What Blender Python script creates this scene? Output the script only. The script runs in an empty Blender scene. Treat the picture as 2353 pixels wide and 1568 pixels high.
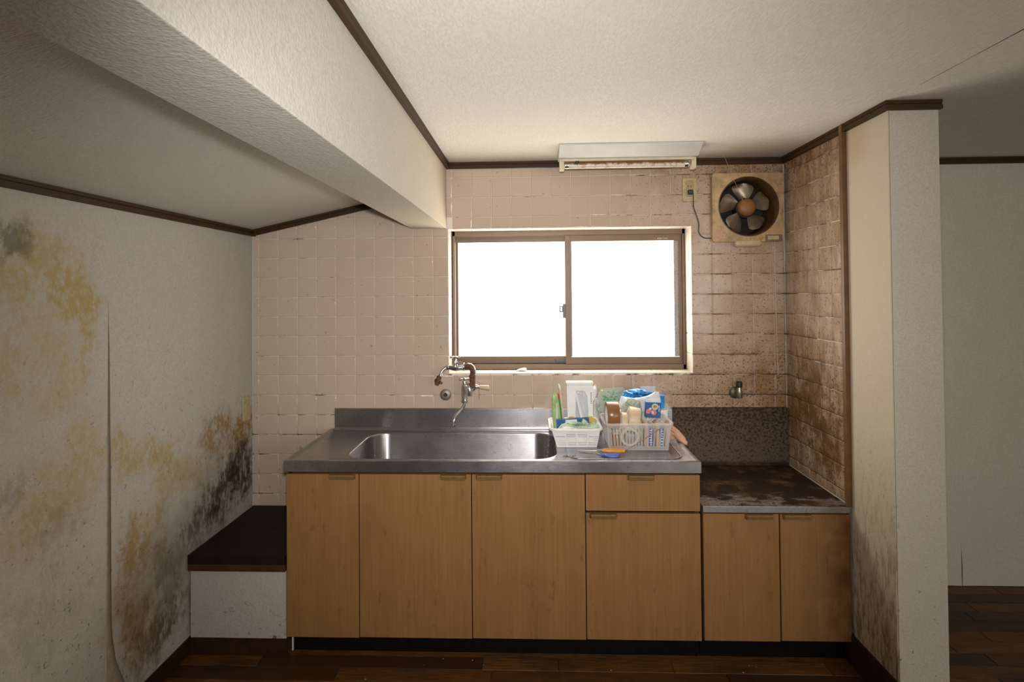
import bpy, bmesh, math, random
from mathutils import Vector, Matrix
random.seed(7)
PI = math.pi
S = bpy.context.scene
COL = S.collection

# ------------------------------------------------------------------ camera
F_PX, CY, YAW, PITCH, ROLL = 1292.8, 652.0, 0.0370, 0.0152, -0.0083
CAM = Vector((1.4061, -2.8393, 1.4976))
fw = Vector((-math.sin(YAW)*math.cos(PITCH), math.cos(YAW)*math.cos(PITCH), math.sin(PITCH)))
rt = fw.cross(Vector((0, 0, 1))).normalized()
up = rt.cross(fw)
r2 = rt*math.cos(ROLL) + up*math.sin(ROLL)
u2 = -rt*math.sin(ROLL) + up*math.cos(ROLL)
cd = bpy.data.cameras.new('camera')
cd.sensor_width = 36.0
cd.lens = F_PX*36.0/2353.0
cd.shift_y = -(784.0-CY)/2353.0
cd.clip_start = 0.02
cam = bpy.data.objects.new('camera', cd)
COL.objects.link(cam)
Mc = Matrix((r2, u2, -fw)).transposed().to_4x4()
Mc.translation = CAM
cam.matrix_world = Mc
S.camera = cam

# ------------------------------------------------------------------ light, exposure
S.view_settings.view_transform = 'Standard'
S.view_settings.look = 'None'
S.view_settings.gamma = 1.0
S.view_settings.use_curve_mapping = False
S.view_settings.exposure = 0.0
S.cycles.use_denoising = True
S.cycles.max_bounces = 6
S.cycles.diffuse_bounces = 4
S.cycles.adaptive_threshold = 0.02
S.cycles.sample_clamp_indirect = 6.0
WINDOW_GLOW = 7.6
w = bpy.data.worlds.new('world'); S.world = w
w.use_nodes = True
w.node_tree.nodes['Background'].inputs[0].default_value = (0.75, 0.85, 1.0, 1)
w.node_tree.nodes['Background'].inputs[1].default_value = 0.3
# the photographer's flash, on top of the camera
ld = bpy.data.lights.new('camera_flash', 'SPOT')
ld.energy = 150.0; ld.spot_size = math.radians(92); ld.spot_blend = 1.0
ld.shadow_soft_size = 0.03; ld.color = (1.0, 0.96, 0.93)
lo = bpy.data.objects.new('camera_flash', ld); COL.objects.link(lo)
lo.location = (1.41, -2.83, 1.585)
lo.rotation_euler = (Vector((1.33, 0.0, 1.46))-Vector(lo.location)).to_track_quat('-Z', 'Y').to_euler()
# daylight through the opening in the wall behind the camera
ad = bpy.data.lights.new('rear_daylight', 'AREA'); ad.shape = 'RECTANGLE'
ad.size = 2.0; ad.size_y = .95; ad.energy = 44.0; ad.color = (1.0, 0.96, 0.90)
ao = bpy.data.objects.new('rear_daylight', ad); COL.objects.link(ao)
ao.location = (3.6, -5.05, 1.475); ao.rotation_euler = (PI/2, 0, 0)

# ------------------------------------------------------------------ node helpers
class N:
    def __init__(s, name):
        s.m = bpy.data.materials.new(name); s.m.use_nodes = True
        s.t = s.m.node_tree; s.b = s.t.nodes['Principled BSDF']; s._p = None
    def _in(s, sock, v):
        if v is None: return
        if hasattr(v, 'is_output') or isinstance(v, bpy.types.NodeSocket): s.t.links.new(v, sock)
        elif isinstance(v, (tuple, list)) and sock.type == 'RGBA' and len(v) == 3: sock.default_value = (*v, 1)
        else: sock.default_value = v
    def node(s, typ, ins=None, **kw):
        n = s.t.nodes.new(typ)
        for k, v in kw.items(): setattr(n, k, v)
        for k, v in (ins or {}).items(): s._in(n.inputs[k], v)
        return n
    def pos(s):
        if s._p is None: s._p = s.node('ShaderNodeNewGeometry').outputs['Position']
        return s._p
    def obj(s): return s.node('ShaderNodeTexCoord').outputs['Object']
    def sep(s):
        if not hasattr(s, '_s'): s._s = s.node('ShaderNodeSeparateXYZ', {0: s.pos()})
        return s._s.outputs
    def scale(s, vec, sc, off=(0, 0, 0)):
        return s.node('ShaderNodeMapping', {'Vector': vec, 'Location': off, 'Scale': sc}).outputs[0]
    def noise(s, vec=None, scale=5., detail=3., rough=.55, dist=0.):
        if vec is None:
            k = (scale, detail, rough, dist)
            s._n = getattr(s, '_n', {})
            if k not in s._n: s._n[k] = s.noise(s.pos(), *k)
            return s._n[k]
        return s.node('ShaderNodeTexNoise', {'Vector': vec if vec is not None else s.pos(), 'Scale': scale, 'Detail': detail, 'Roughness': rough, 'Distortion': dist}).outputs[0]
    def rng(s, v, a, b, c=0., d=1., smooth=False):
        return s.node('ShaderNodeMapRange', {0: v, 1: a, 2: b, 3: c, 4: d}, interpolation_type='SMOOTHSTEP' if smooth else 'LINEAR').outputs[0]
    def math(s, op, a, b=None, c=None, clamp=False):
        n = s.node('ShaderNodeMath', operation=op, use_clamp=clamp)
        s._in(n.inputs[0], a); s._in(n.inputs[1], b); s._in(n.inputs[2], c)
        return n.outputs[0]
    def mul(s, a, b): return s.math('MULTIPLY', a, b)
    def add(s, a, b): return s.math('ADD', a, b)
    def mix(s, f, a, b, mode='MIX'):
        n = s.node('ShaderNodeMix', data_type='RGBA', blend_type=mode)
        s._in(n.inputs[0], f); s._in(n.inputs[6], a); s._in(n.inputs[7], b)
        return n.outputs[2]
    def blob(s, c, r, amp=.5, nscale=9., lo=.0, hi=.5, nvec=None):
        """a stain with a ragged edge: 1 at centre c, fading at radii r (metres)"""
        v = s.node('ShaderNodeVectorMath', {0: s.pos(), 1: c}, operation='SUBTRACT').outputs[0]
        v = s.node('ShaderNodeVectorMath', {0: v, 1: tuple(1/q for q in r)}, operation='MULTIPLY').outputs[0]
        d = s.node('ShaderNodeVectorMath', {0: v}, operation='LENGTH').outputs['Value']
        n = s.noise(nvec, nscale, 5., .65)
        k = s.math('SUBTRACT', 1.0, d)
        k = s.math('MULTIPLY_ADD', s.math('SUBTRACT', n, .5), amp*2, k)
        return s.rng(k, lo, hi, smooth=True)
    def bump(s, h, strength=.2, dist=.01):
        s._in(s.b.inputs['Normal'], s.node('ShaderNodeBump', {'Height': h, 'Strength': strength, 'Distance': dist}).outputs[0])
    def done(s, col=None, rough=None, metal=None, spec=None, **kw):
        s._in(s.b.inputs['Base Color'], col); s._in(s.b.inputs['Roughness'], rough)
        s._in(s.b.inputs['Metallic'], metal); s._in(s.b.inputs['Specular IOR Level'], spec)
        for k, v in kw.items(): s._in(s.b.inputs[k.replace('_', ' ')], v)
        return s.m

def plain(name, col, rough=.5, metal=0., var=.12, nscale=40., bump=0., dirt=None, **kw):
    """a simple procedural material: base colour with fine mottling, optional dirt colour"""
    n = N(name)
    k = n.noise(n.obj(), nscale, 4.)
    a = tuple(max(0, c*(1-var)) for c in col); b = tuple(min(1, c*(1+var)) for c in col)
    c = n.mix(n.rng(k, .3, .7), a, b)
    if dirt:
        c = n.mix(n.rng(n.noise(n.obj(), nscale*1.7, 6., .7), .52, .75), c, dirt)
    if bump: n.bump(k, bump, .002)
    return n.done(c, rough, metal, **kw)

# ------------------------------------------------------------------ materials
def wallpaper(name, base=(.66, .63, .57), stains=None, fibre=(1, 1, 1)):
    n = N(name)
    mott = n.noise(None, 3.5, 5., .6)
    c = n.mix(n.rng(mott, .35, .65), tuple(q*.95 for q in base), base)
    fine = n.noise(n.scale(n.pos(), fibre), 130., 3., .6)
    c = n.mix(n.rng(fine, .40, .58), tuple(q*.88 for q in base), c)
    c = stains(n, c) if stains else c
    n.bump(n.add(fine, n.mul(n.noise(n.scale(n.pos(), tuple(q*.4 for q in fibre)), 90., 2.), .7)), .42, .004)
    return n.done(c, .86, spec=.18)

def st_left(n, c):
    yel = (.40, .29, .10); och = (.29, .165, .045); blk = (.038, .026, .016); gry = (.21, .185, .14)
    n1 = n.noise(None, 9., 5., .7)                       # ragged outline
    n2 = n.noise(n.scale(n.pos(), (1, 1, .75)), 52., 6., .75)   # flecks
    n3 = n.noise(n.scale(n.pos(), (1, 1, .42)), 40., 6., .72)   # short vertical streaks
    def patch(ctr, r, s, col, fl, amp=1.3, lo=.44, hi=.64):
        nonlocal c
        v = n.node('ShaderNodeVectorMath', {0: n.pos(), 1: ctr}, operation='SUBTRACT').outputs[0]
        v = n.node('ShaderNodeVectorMath', {0: v, 1: tuple(1/q for q in r)}, operation='MULTIPLY').outputs[0]
        d = n.node('ShaderNodeVectorMath', {0: v}, operation='LENGTH').outputs['Value']
        k = n.math('MULTIPLY_ADD', n.math('SUBTRACT', n1, .5), amp*2, n.math('SUBTRACT', 1.0, d))
        k = n.rng(k, -.15, .85, smooth=True)
        f = n.rng(n.math('MULTIPLY_ADD', k, .12, fl), lo, hi)
        c = n.mix(n.mul(n.mul(k, f), s), c, col)
    X = -.034
    soft = n.rng(n.noise(None, 5., 4., .6), .3, .65, .5, 1.)
    for y_, z_, ry, rz, s, col in ((-.28, .58, .55, .42, .62, (.20, .155, .10)), (-.62, .36, .45, .40, .55, (.22, .175, .115)), (-.85, .45, .22, .35, .4, (.27, .20, .11)), (-1.22, 1.42, .35, .40, .28, (.40, .33, .18)), (-1.15, .95, .3, .35, .25, (.38, .31, .18))):
        k = n.mul(n.blob((X, y_, z_), (1, ry, rz), .9, 9., 0., 1.), soft)
        c = n.mix(n.mul(k, s), c, col)
    for y_, z_, ry, rz, s, col in (
        (-1.20, 1.62, .22, .13, .60, yel), (-1.13, 1.50, .13, .16, .75, yel), (-1.07, 1.38, .08, .17, .80, yel),
        (-1.24, 1.38, .16, .16, .40, yel), (-1.34, 1.54, .14, .12, .50, yel), (-1.16, 1.24, .12, .14, .40, yel), (-1.36, 1.32, .1, .16, .35, yel),
        (-1.18, .90, .20, .20, .45, yel), (-1.10, 1.05, .14, .12, .35, yel), (-.93, .98, .08, .10, .75, yel), (-.85, .90, .13, .09, .70, yel), (-.72, .88, .14, .08, .55, yel),
        (-.40, .84, .13, .09, .80, och), (-.26, .90, .13, .09, .95, och), (-.10, .84, .14, .12, .95, och), (-.20, .78, .25, .12, .6, och),
        (-.58, .76, .24, .14, .5, yel), (-.86, .55, .11, .16, .75, och), (-.80, .66, .12, .12, .5, yel), (-.85, .28, .15, .16, .65, och), (-1.3, .8, .2, .2, .3, yel)):
        patch((X, y_, z_), (1, ry, rz), s, col, n2)
    for y_, z_, ry, rz, s, col in (
        (-.14, .70, .20, .14, .85, blk), (-.12, .58, .18, .14, .9, blk), (-.30, .60, .20, .12, .9, blk), (-.44, .52, .18, .10, .75, blk),
        (-.60, .44, .20, .16, .55, gry), (-.66, .32, .22, .20, .6, gry), (-.80, .20, .20, .16, .6, (.12, .08, .04)), (-.62, .22, .16, .14, .6, (.10, .075, .045)),
        (-1.34, 1.66, .09, .08, .65, (.10, .10, .075)), (-1.36, .96, .10, .10, .5, gry), (-1.18, .78, .14, .10, .4, gry), (-1.24, .58, .22, .2, .3, gry)):
        patch((X, y_, z_), (1, ry, rz), s, col, n3, 1.3, .47, .64)
    spk = n.rng(n.noise(None, 46., 3., .6), .64, .69)
    zz = n.rng(n.sep()[2], 1.5, .4)
    return n.mix(n.mul(spk, n.add(n.mul(zz, .5), .12)), c, (.09, .065, .04))

def st_right(n, c):
    c = n.mix(n.mul(n.blob((2.66, -.60, 2.06), (1, .14, .12), .5, 10., 0, .7), .55), c, (.36, .2, .06))
    v = n.scale(n.pos(), (1, 1, .25))
    z = n.sep()[2]
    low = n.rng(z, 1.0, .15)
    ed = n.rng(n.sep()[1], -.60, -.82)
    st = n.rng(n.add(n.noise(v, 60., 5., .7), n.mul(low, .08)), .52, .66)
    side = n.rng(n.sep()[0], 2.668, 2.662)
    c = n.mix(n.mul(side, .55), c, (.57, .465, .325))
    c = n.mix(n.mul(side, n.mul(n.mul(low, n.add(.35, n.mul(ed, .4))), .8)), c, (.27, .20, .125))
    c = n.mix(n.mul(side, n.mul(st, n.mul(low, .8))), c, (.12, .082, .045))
    sp = n.rng(n.noise(None, 40., 2.), .68, .72)
    c = n.mix(n.mul(sp, n.add(.1, n.mul(low, .5))), c, (.14, .09, .05))
    return c

def st_warm(n, c):
    # paper yellowed by cooking fumes towards the window end of the beam
    k = n.rng(n.sep()[1], -1.5, -.1, smooth=True)
    k = n.mul(k, n.rng(n.noise(None, 3., 4.), .2, .75, .5, 1.))
    return n.mix(n.mul(k, .75), c, (.60, .505, .36))

def st_ceiling(n, c):
    k = n.blob((1.6, -.3, 2.157), (1.3, .9, 1), .25, 3., 0, 1.)
    c = n.mix(n.mul(k, .3), c, (.70, .62, .5))
    k2 = n.blob((2.5, -.15, 2.157), (.5, .4, 1), .3, 6., 0, .9)
    return n.mix(n.mul(k2, .5), c, (.36, .25, .14))

M_WP = wallpaper('wallpaper_white', (.62, .575, .50))
M_WPL = wallpaper('wallpaper_mouldy', (.50, .475, .425), st_left)
M_WPR = wallpaper('wallpaper_partition', (.53, .49, .42), st_right)
M_BEAM = wallpaper('wallpaper_beam', (.555, .53, .48), st_warm)
M_CEIL = wallpaper('wallpaper_ceiling', (.78, .755, .71), st_ceiling, (1.6, .5, 1))
M_CEILS = wallpaper('wallpaper_slope', (.62, .60, .555), None, (.6, 1.7, .6))
M_PLASTER = plain('bare_board', (.40, .33, .24), .9, 0, .15, 30)

def dirt_mask(n):
    x, y, z = n.sep()[0], n.sep()[1], n.sep()[2]
    a = n.rng(x, 1.35, 2.55, smooth=True)
    b = n.blob((2.5, -.2, .95), (1.0, .9, .42), .22, 5., 0., .9)
    t = n.blob((2.5, -.1, 2.12), (.75, .8, .22), .25, 5., 0., .9)
    d = n.add(n.mul(a, .58), n.add(n.mul(b, .45), n.mul(t, .38)))
    return n.math('MINIMUM', d, 1.0)

def joint(n, lo, hi):
    """0..1 mask of the zone between lo and hi (fractions of a tile) above each horizontal joint"""
    f = n.math('FRACT', n.mul(n.math('SUBTRACT', n.sep()[2], ZJ-3.0), 10.0))
    return n.rng(f, lo, hi, 1., 0., True), f
def make_tile(name, ca, cb, clean=1.):
    n = N(name)
    d = n.mul(dirt_mask(n), clean)
    oi = n.node('ShaderNodeObjectInfo').outputs['Random']
    c = n.mix(oi, ca, cb)
    side = n.rng(n.sep()[0], 2.640, 2.650)
    big = n.noise(None, 6., 5., .65)
    c = n.mix(n.mul(d, n.rng(big, .40, .58, .5, 1.0)), c, (.27, .145, .055))
    stv = n.noise(n.scale(n.pos(), (1, 1, .25)), 26., 5., .7)
    c = n.mix(n.mul(n.mul(side, n.rng(stv, .44, .60)), n.mul(d, .75)), c, (.16, .075, .018))
    band, f = joint(n, .02, .34)
    sm = n.rng(n.add(n.noise(None, 17., 5., .7), n.mul(n.add(d, n.mul(side, .3)), .10)), .52, .64)
    c = n.mix(n.mul(n.mul(band, sm), n.mul(d, .55)), c, (.10, .045, .012))
    drk = n.add(n.blob((2.66, -.25, 1.02), (1, .15, .24), 1.6, 14., .05, .8), n.blob((2.66, -.36, .84), (1, .16, .15), 1.6, 14., .05, .8))
    c = n.mix(n.mul(n.math('MINIMUM', n.mul(drk, .75), .8), clean), c, (.085, .040, .010))
    sp = n.noise(None, 95., 3., .6)
    m = n.rng(n.add(sp, n.mul(n.math('SUBTRACT', d, 1.), .15)), .530, .585)
    c = n.mix(n.mul(m, .8), c, (.095, .045, .016))
    sp2 = n.rng(n.noise(None, 42., 2., .5), .715, .735)
    c = n.mix(n.mul(sp2, .55*clean), c, (.16, .10, .06))
    r = n.add(n.mul(d, .38), .10)
    n.bump(n.noise(None, 260., 2.), .035, .001)
    return n.done(c, r, spec=.5)
ZJ = 1.8798                              # height of one horizontal joint
M_TILE = make_tile('glazed_tile', (.508, .400, .318), (.525, .413, .330))
M_TILELIT = make_tile('reveal_tile_lit', (.80, .77, .70), (.84, .80, .73), .55)  # same tile made paler: the window's glare is put into its colour

def make_grout():
    n = N('tile_grout')
    d = dirt_mask(n)
    z = n.sep()[2]
    lowz = n.rng(z, 1.15, .80)
    k = n.noise(n.scale(n.pos(), (1, 1, 1)), 7., 5., .7)
    m = n.rng(n.add(k, n.add(n.mul(d, .20), n.mul(lowz, .13))), .57, .67)
    f = n.math('ABSOLUTE', n.math('SUBTRACT', n.math('FRACT', n.add(n.mul(n.math('SUBTRACT', z, ZJ-3.0), 10.0), .5)), .5))
    m = n.mul(m, n.rng(f, .035, .06, 1., .25))
    c = n.mix(m, (.70, .63, .54), (.08, .05, .03))
    return n.done(c, .7)
M_GROUT = make_grout()

def make_wood_trim():
    n = N('dark_brown_trim')
    g = n.noise(n.scale(n.pos(), (1, 1, 6)), 22., 5., .7)
    c = n.mix(n.rng(g, .3, .7), (.034, .016, .005), (.056, .027, .008))
    return n.done(c, .5, spec=.2)
M_TRIM = make_wood_trim()
M_TRIMV = plain('tile_edge_trim', (.15, .075, .028), .4, 0, .2, 20)
M_BASE = plain('baseboard_brown', (.036, .016, .007), .5, 0, .25, 25, Specular_IOR_Level=.2)
M_STEPTOP = plain('platform_top_brown', (.014, .007, .004), .6, 0, .25, 14, dirt=(.024, .015, .010), Specular_IOR_Level=.2)
M_STEPEDGE = plain('platform_edge_brown', (.060, .027, .010), .5, 0, .2, 20, Specular_IOR_Level=.25)
M_STEPPANEL = wallpaper('platform_panel_paper', (.47, .435, .385), lambda n, c: n.mix(n.mul(n.rng(n.noise(None, 30., 4., .7), .60, .70), n.rng(n.sep()[2], .36, .08)), c, (.10, .07, .045)))

def make_laminate():
    n = N('tan_wood_laminate')
    v = n.scale(n.pos(), (1, 1, .03))
    g = n.noise(v, 120., 4., .6); g2 = n.noise(v, 14., 4., .6)
    c = n.mix(n.rng(g, .3, .7), (.250, .122, .040), (.300, .155, .056))
    c = n.mix(n.mul(n.rng(g2, .45, .7), .35), c, (.205, .095, .030))
    st = n.rng(n.noise(n.scale(n.pos(), (1, 1, .3)), 30., 4., .7), .61, .68)
    c = n.mix(n.mul(st, .32), c, (.09, .045, .017))
    bl = n.rng(n.noise(None, 5., 4., .6), .55, .8)
    c = n.mix(n.mul(bl, .3), c, (.15, .073, .026))
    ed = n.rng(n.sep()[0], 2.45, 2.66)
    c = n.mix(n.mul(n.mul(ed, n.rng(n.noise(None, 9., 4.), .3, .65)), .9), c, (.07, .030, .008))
    n.bump(g, .05, .001)
    return n.done(c, .42, spec=.35)
M_LAM = make_laminate()
M_HANDLE = plain('brown_plastic_pull', (.20, .115, .042), .35, 0, .15, 60)
M_DARK = plain('dark_carcass', (.022, .016, .012), .8, 0, .2, 20)
M_KICK = plain('black_kick_board', (.005, .0045, .004), .8, 0, .3, 30, Specular_IOR_Level=.1)

def make_steel():
    n = N('stainless_steel')
    br = n.noise(n.scale(n.pos(), (.6, 30, 30)), 20., 3., .6)
    st = n.noise(None, 7., 5., .65)
    c = n.mix(n.rng(st, .3, .75), (.43, .43, .44), (.33, .32, .325))
    lf = n.mul(n.rng(n.sep()[0], 1.1, .5), n.rng(n.noise(None, 12., 5., .7), .35, .7))
    c = n.mix(n.mul(lf, .6), c, (.30, .245, .20))
    sp = n.rng(n.noise(None, 60., 3., .6), .63, .68)
    c = n.mix(n.mul(sp, .5), c, (.20, .16, .13))
    r = n.rng(n.add(n.mul(br, .25), n.mul(st, .75)), .35, .65, .21, .31)
    r = n.add(r, n.mul(lf, .10))
    tg = n.node('ShaderNodeCombineXYZ', {0: 0., 1: .7, 2: .7}).outputs[0]     # brushed along x
    return n.done(c, r, .95, Anisotropic=.7, Tangent=tg)
M_STEEL = make_steel()
def make_grimesteel():
    n = N('grimy_steel')
    g = n.noise(n.scale(n.pos(), (1, 1.6, 1)), 7., 6., .68)
    f = n.rng(n.sep()[1], -.56, -.36)
    z = n.rng(n.sep()[2], .66, .64)
    k = n.rng(n.add(g, n.mul(f, .22)), .46, .60)
    k = n.math('MAXIMUM', k, n.mul(n.rng(n.noise(None, 70., 3.), .54, .62), .8))
    c = n.mix(k, (.34, .30, .27), (.024, .013, .007))
    c = n.mix(n.mul(n.rng(n.noise(None, 9., 5., .65), .52, .66), .55), c, (.15, .085, .038))
    up_ = n.rng(n.sep()[2], .645, .66)
    spl = n.rng(n.add(n.noise(None, 80., 4., .65), n.mul(n.rng(n.sep()[2], .72, .92), .10)), .50, .64)
    c2 = n.mix(spl, (.105, .076, .052), (.036, .022, .013))
    c = n.mix(up_, c, c2)
    return n.done(c, n.rng(k, 0, 1, .40, .65), n.rng(k, 0, 1, .75, .0), spec=.2)
M_GSTEEL = make_grimesteel()
M_CHROME = plain('chrome', (.72, .72, .72), .14, 1.0, .08, 60, dirt=(.35, .32, .27))
M_RUST = plain('rusted_pipe', (.11, .050, .024), .75, .2, .4, 90, .3)
M_RUST2 = plain('corroded_brass', (.13, .065, .024), .6, .5, .45, 90, .3)
M_BRONZE = plain('bronze_aluminium', (.135, .086, .052), .42, .35, .08, 9)
M_BRONZED = plain('bronze_aluminium_dark', (.10, .062, .038), .45, .35, .16, 18)
M_BLACKPL = plain('black_plastic', (.02, .02, .022), .45)
M_GREYPL = plain('dark_grey_plastic', (.075, .08, .085), .4)
M_IVORY = plain('ivory_plastic', (.46, .38, .20), .45, 0, .12, 40, dirt=(.25, .16, .06))
M_FANPL = plain('grease_yellowed_plastic', (.43, .285, .135), .45, 0, .3, 14, dirt=(.17, .080, .022))
M_FANRING = plain('greasy_brown_ring', (.085, .042, .016), .4, 0, .35, 14)
M_FANDARK = plain('fan_interior', (.012, .009, .007), .7)
M_BLADE = plain('greasy_metal_blade', (.17, .13, .082), .34, .45, .2, 24, dirt=(.09, .058, .028))
M_HUB = plain('orange_brown_hub', (.235, .10, .030), .5, 0, .2, 30, dirt=(.16, .075, .025))
M_LABELP = plain('faded_pink_label', (.48, .29, .20), .6, 0, .15, 90)
M_LAMPW = plain('white_enamel', (.50, .485, .45), .4, 0, .04, 20)
M_LAMPY = plain('yellowed_socket', (.56, .48, .34), .45, 0, .1, 30)
def make_tube():
    n = N('dirty_fluorescent_tube')
    t = n.rng(n.sep()[2], 2.078, 2.096)
    k = n.rng(n.add(n.noise(None, 38., 5., .7), n.mul(t, .30)), .50, .72)
    c = n.mix(k, (.60, .54, .45), (.24, .11, .03))
    return n.done(c, .35)
M_TUBE = make_tube()
M_PANEW = None
def make_pane():
    n = N('frosted_pane')
    n.bump(n.noise(None, 190., 2.), .5, .003)
    return n.done((.8, .82, .82), .35, Emission_Color=(1.0, .92, .80), Emission_Strength=WINDOW_GLOW)
M_PANE = make_pane()
M_PANESHADE = plain('grey_pane_shade', (.30, .26, .23), .7, 0, .35, 200)
M_WHITEPL = plain('white_plastic', (.74, .74, .72), .4, 0, .04, 30)
M_WHITESH = plain('white_poly_sheet', (.70, .72, .75), .3, 0, .06, 30)
M_BLUE = plain('blue_card', (.012, .085, .27), .4, 0, .1, 40)
M_BLUEBAG = plain('bright_blue_film', (.03, .23, .55), .22, 0, .35, 26)
M_NAVY = plain('navy_print', (.014, .045, .30), .35, 0, .2, 60)
M_GREENP = plain('lime_packet', (.34, .50, .19), .35, 0, .2, 40)
M_GREEN = plain('green_plastic', (.02, .20, .035), .4)
M_RED = plain('red_plastic', (.42, .03, .025), .4)
M_CREAM = plain('cream_kraft_tape', (.58, .45, .29), .5, 0, .06, 30)
M_BROWN = plain('brown_packing_tape', (.235, .105, .036), .28, 0, .08, 30)
M_CORE = plain('white_paper_core', (.62, .58, .52), .8)
M_TAN = plain('tan_paper_roll', (.50, .33, .19), .6, 0, .12, 40)
M_PINK = plain('pink_print', (.60, .16, .17), .5)
M_CREAMP = plain('cream_print', (.62, .52, .34), .5)
M_YELLOW = plain('yellow_cap', (.58, .38, .06), .4)
M_PALEGRN = plain('pale_green_wrap', (.52, .66, .48), .35, 0, .25, 30)
M_ORANGE = plain('orange_handle', (.62, .27, .025), .4, 0, .08, 40)
M_BLUEH = plain('periwinkle_handle', (.09, .12, .42), .35, 0, .1, 40)
M_PEACH = plain('peach_rubber', (.56, .31, .19), .55, 0, .12, 30)
M_BRASS = plain('brass_rod', (.40, .29, .15), .3, .9, .1, 60)
M_BLADEM = plain('dark_steel_blade', (.22, .21, .20), .3, .95, .1, 50)
M_DARKGREEN = plain('green_print', (.06, .30, .14), .45, 0, .3, 60)
def clear(name, col, alpha, rough=.2):
    n = N(name)
    t = n.node('ShaderNodeBsdfTransparent'); t.inputs[0].default_value = (1, 1, 1, 1)
    k = n.noise(n.obj(), 50., 3.)
    n.done(n.mix(n.rng(k, .3, .7), tuple(c*.9 for c in col), col), rough)
    mx = n.node('ShaderNodeMixShader', {0: alpha})
    n.t.links.new(t.outputs[0], mx.inputs[1]); n.t.links.new(n.b.outputs[0], mx.inputs[2])
    n.t.links.new(mx.outputs[0], n.t.nodes['Material Output'].inputs['Surface'])
    return n.m
M_BASKET = clear('translucent_plastic', (.74, .70, .66), .27, .35)
M_CLEARBAG = clear('clear_film', (.74, .76, .78), .42, .12)
M_CLEARGRN = clear('clear_film_green', (.52, .60, .48), .62, .15)
M_CLEARTAPE = clear('clear_tape', (.66, .64, .60), .75, .15)

def make_plank():
    n = N('floor_plank_brown')
    oi = n.node('ShaderNodeObjectInfo').outputs['Random']
    g = n.noise(n.scale(n.pos(), (1.5, 22, 1)), 7., 5., .65)
    a = n.mix(oi, (.045, .019, .007), (.225, .092, .022))
    c = n.mix(n.rng(g, .35, .7), a, (.045, .021, .009))
    c = n.mix(n.mul(n.rng(n.noise(n.scale(n.pos(), (.8, 2, 1)), 3.2, 5., .7), .52, .64), .6), c, (.028, .018, .013))
    return n.done(c, .42, spec=.22)
M_PLANK = make_plank()

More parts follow.
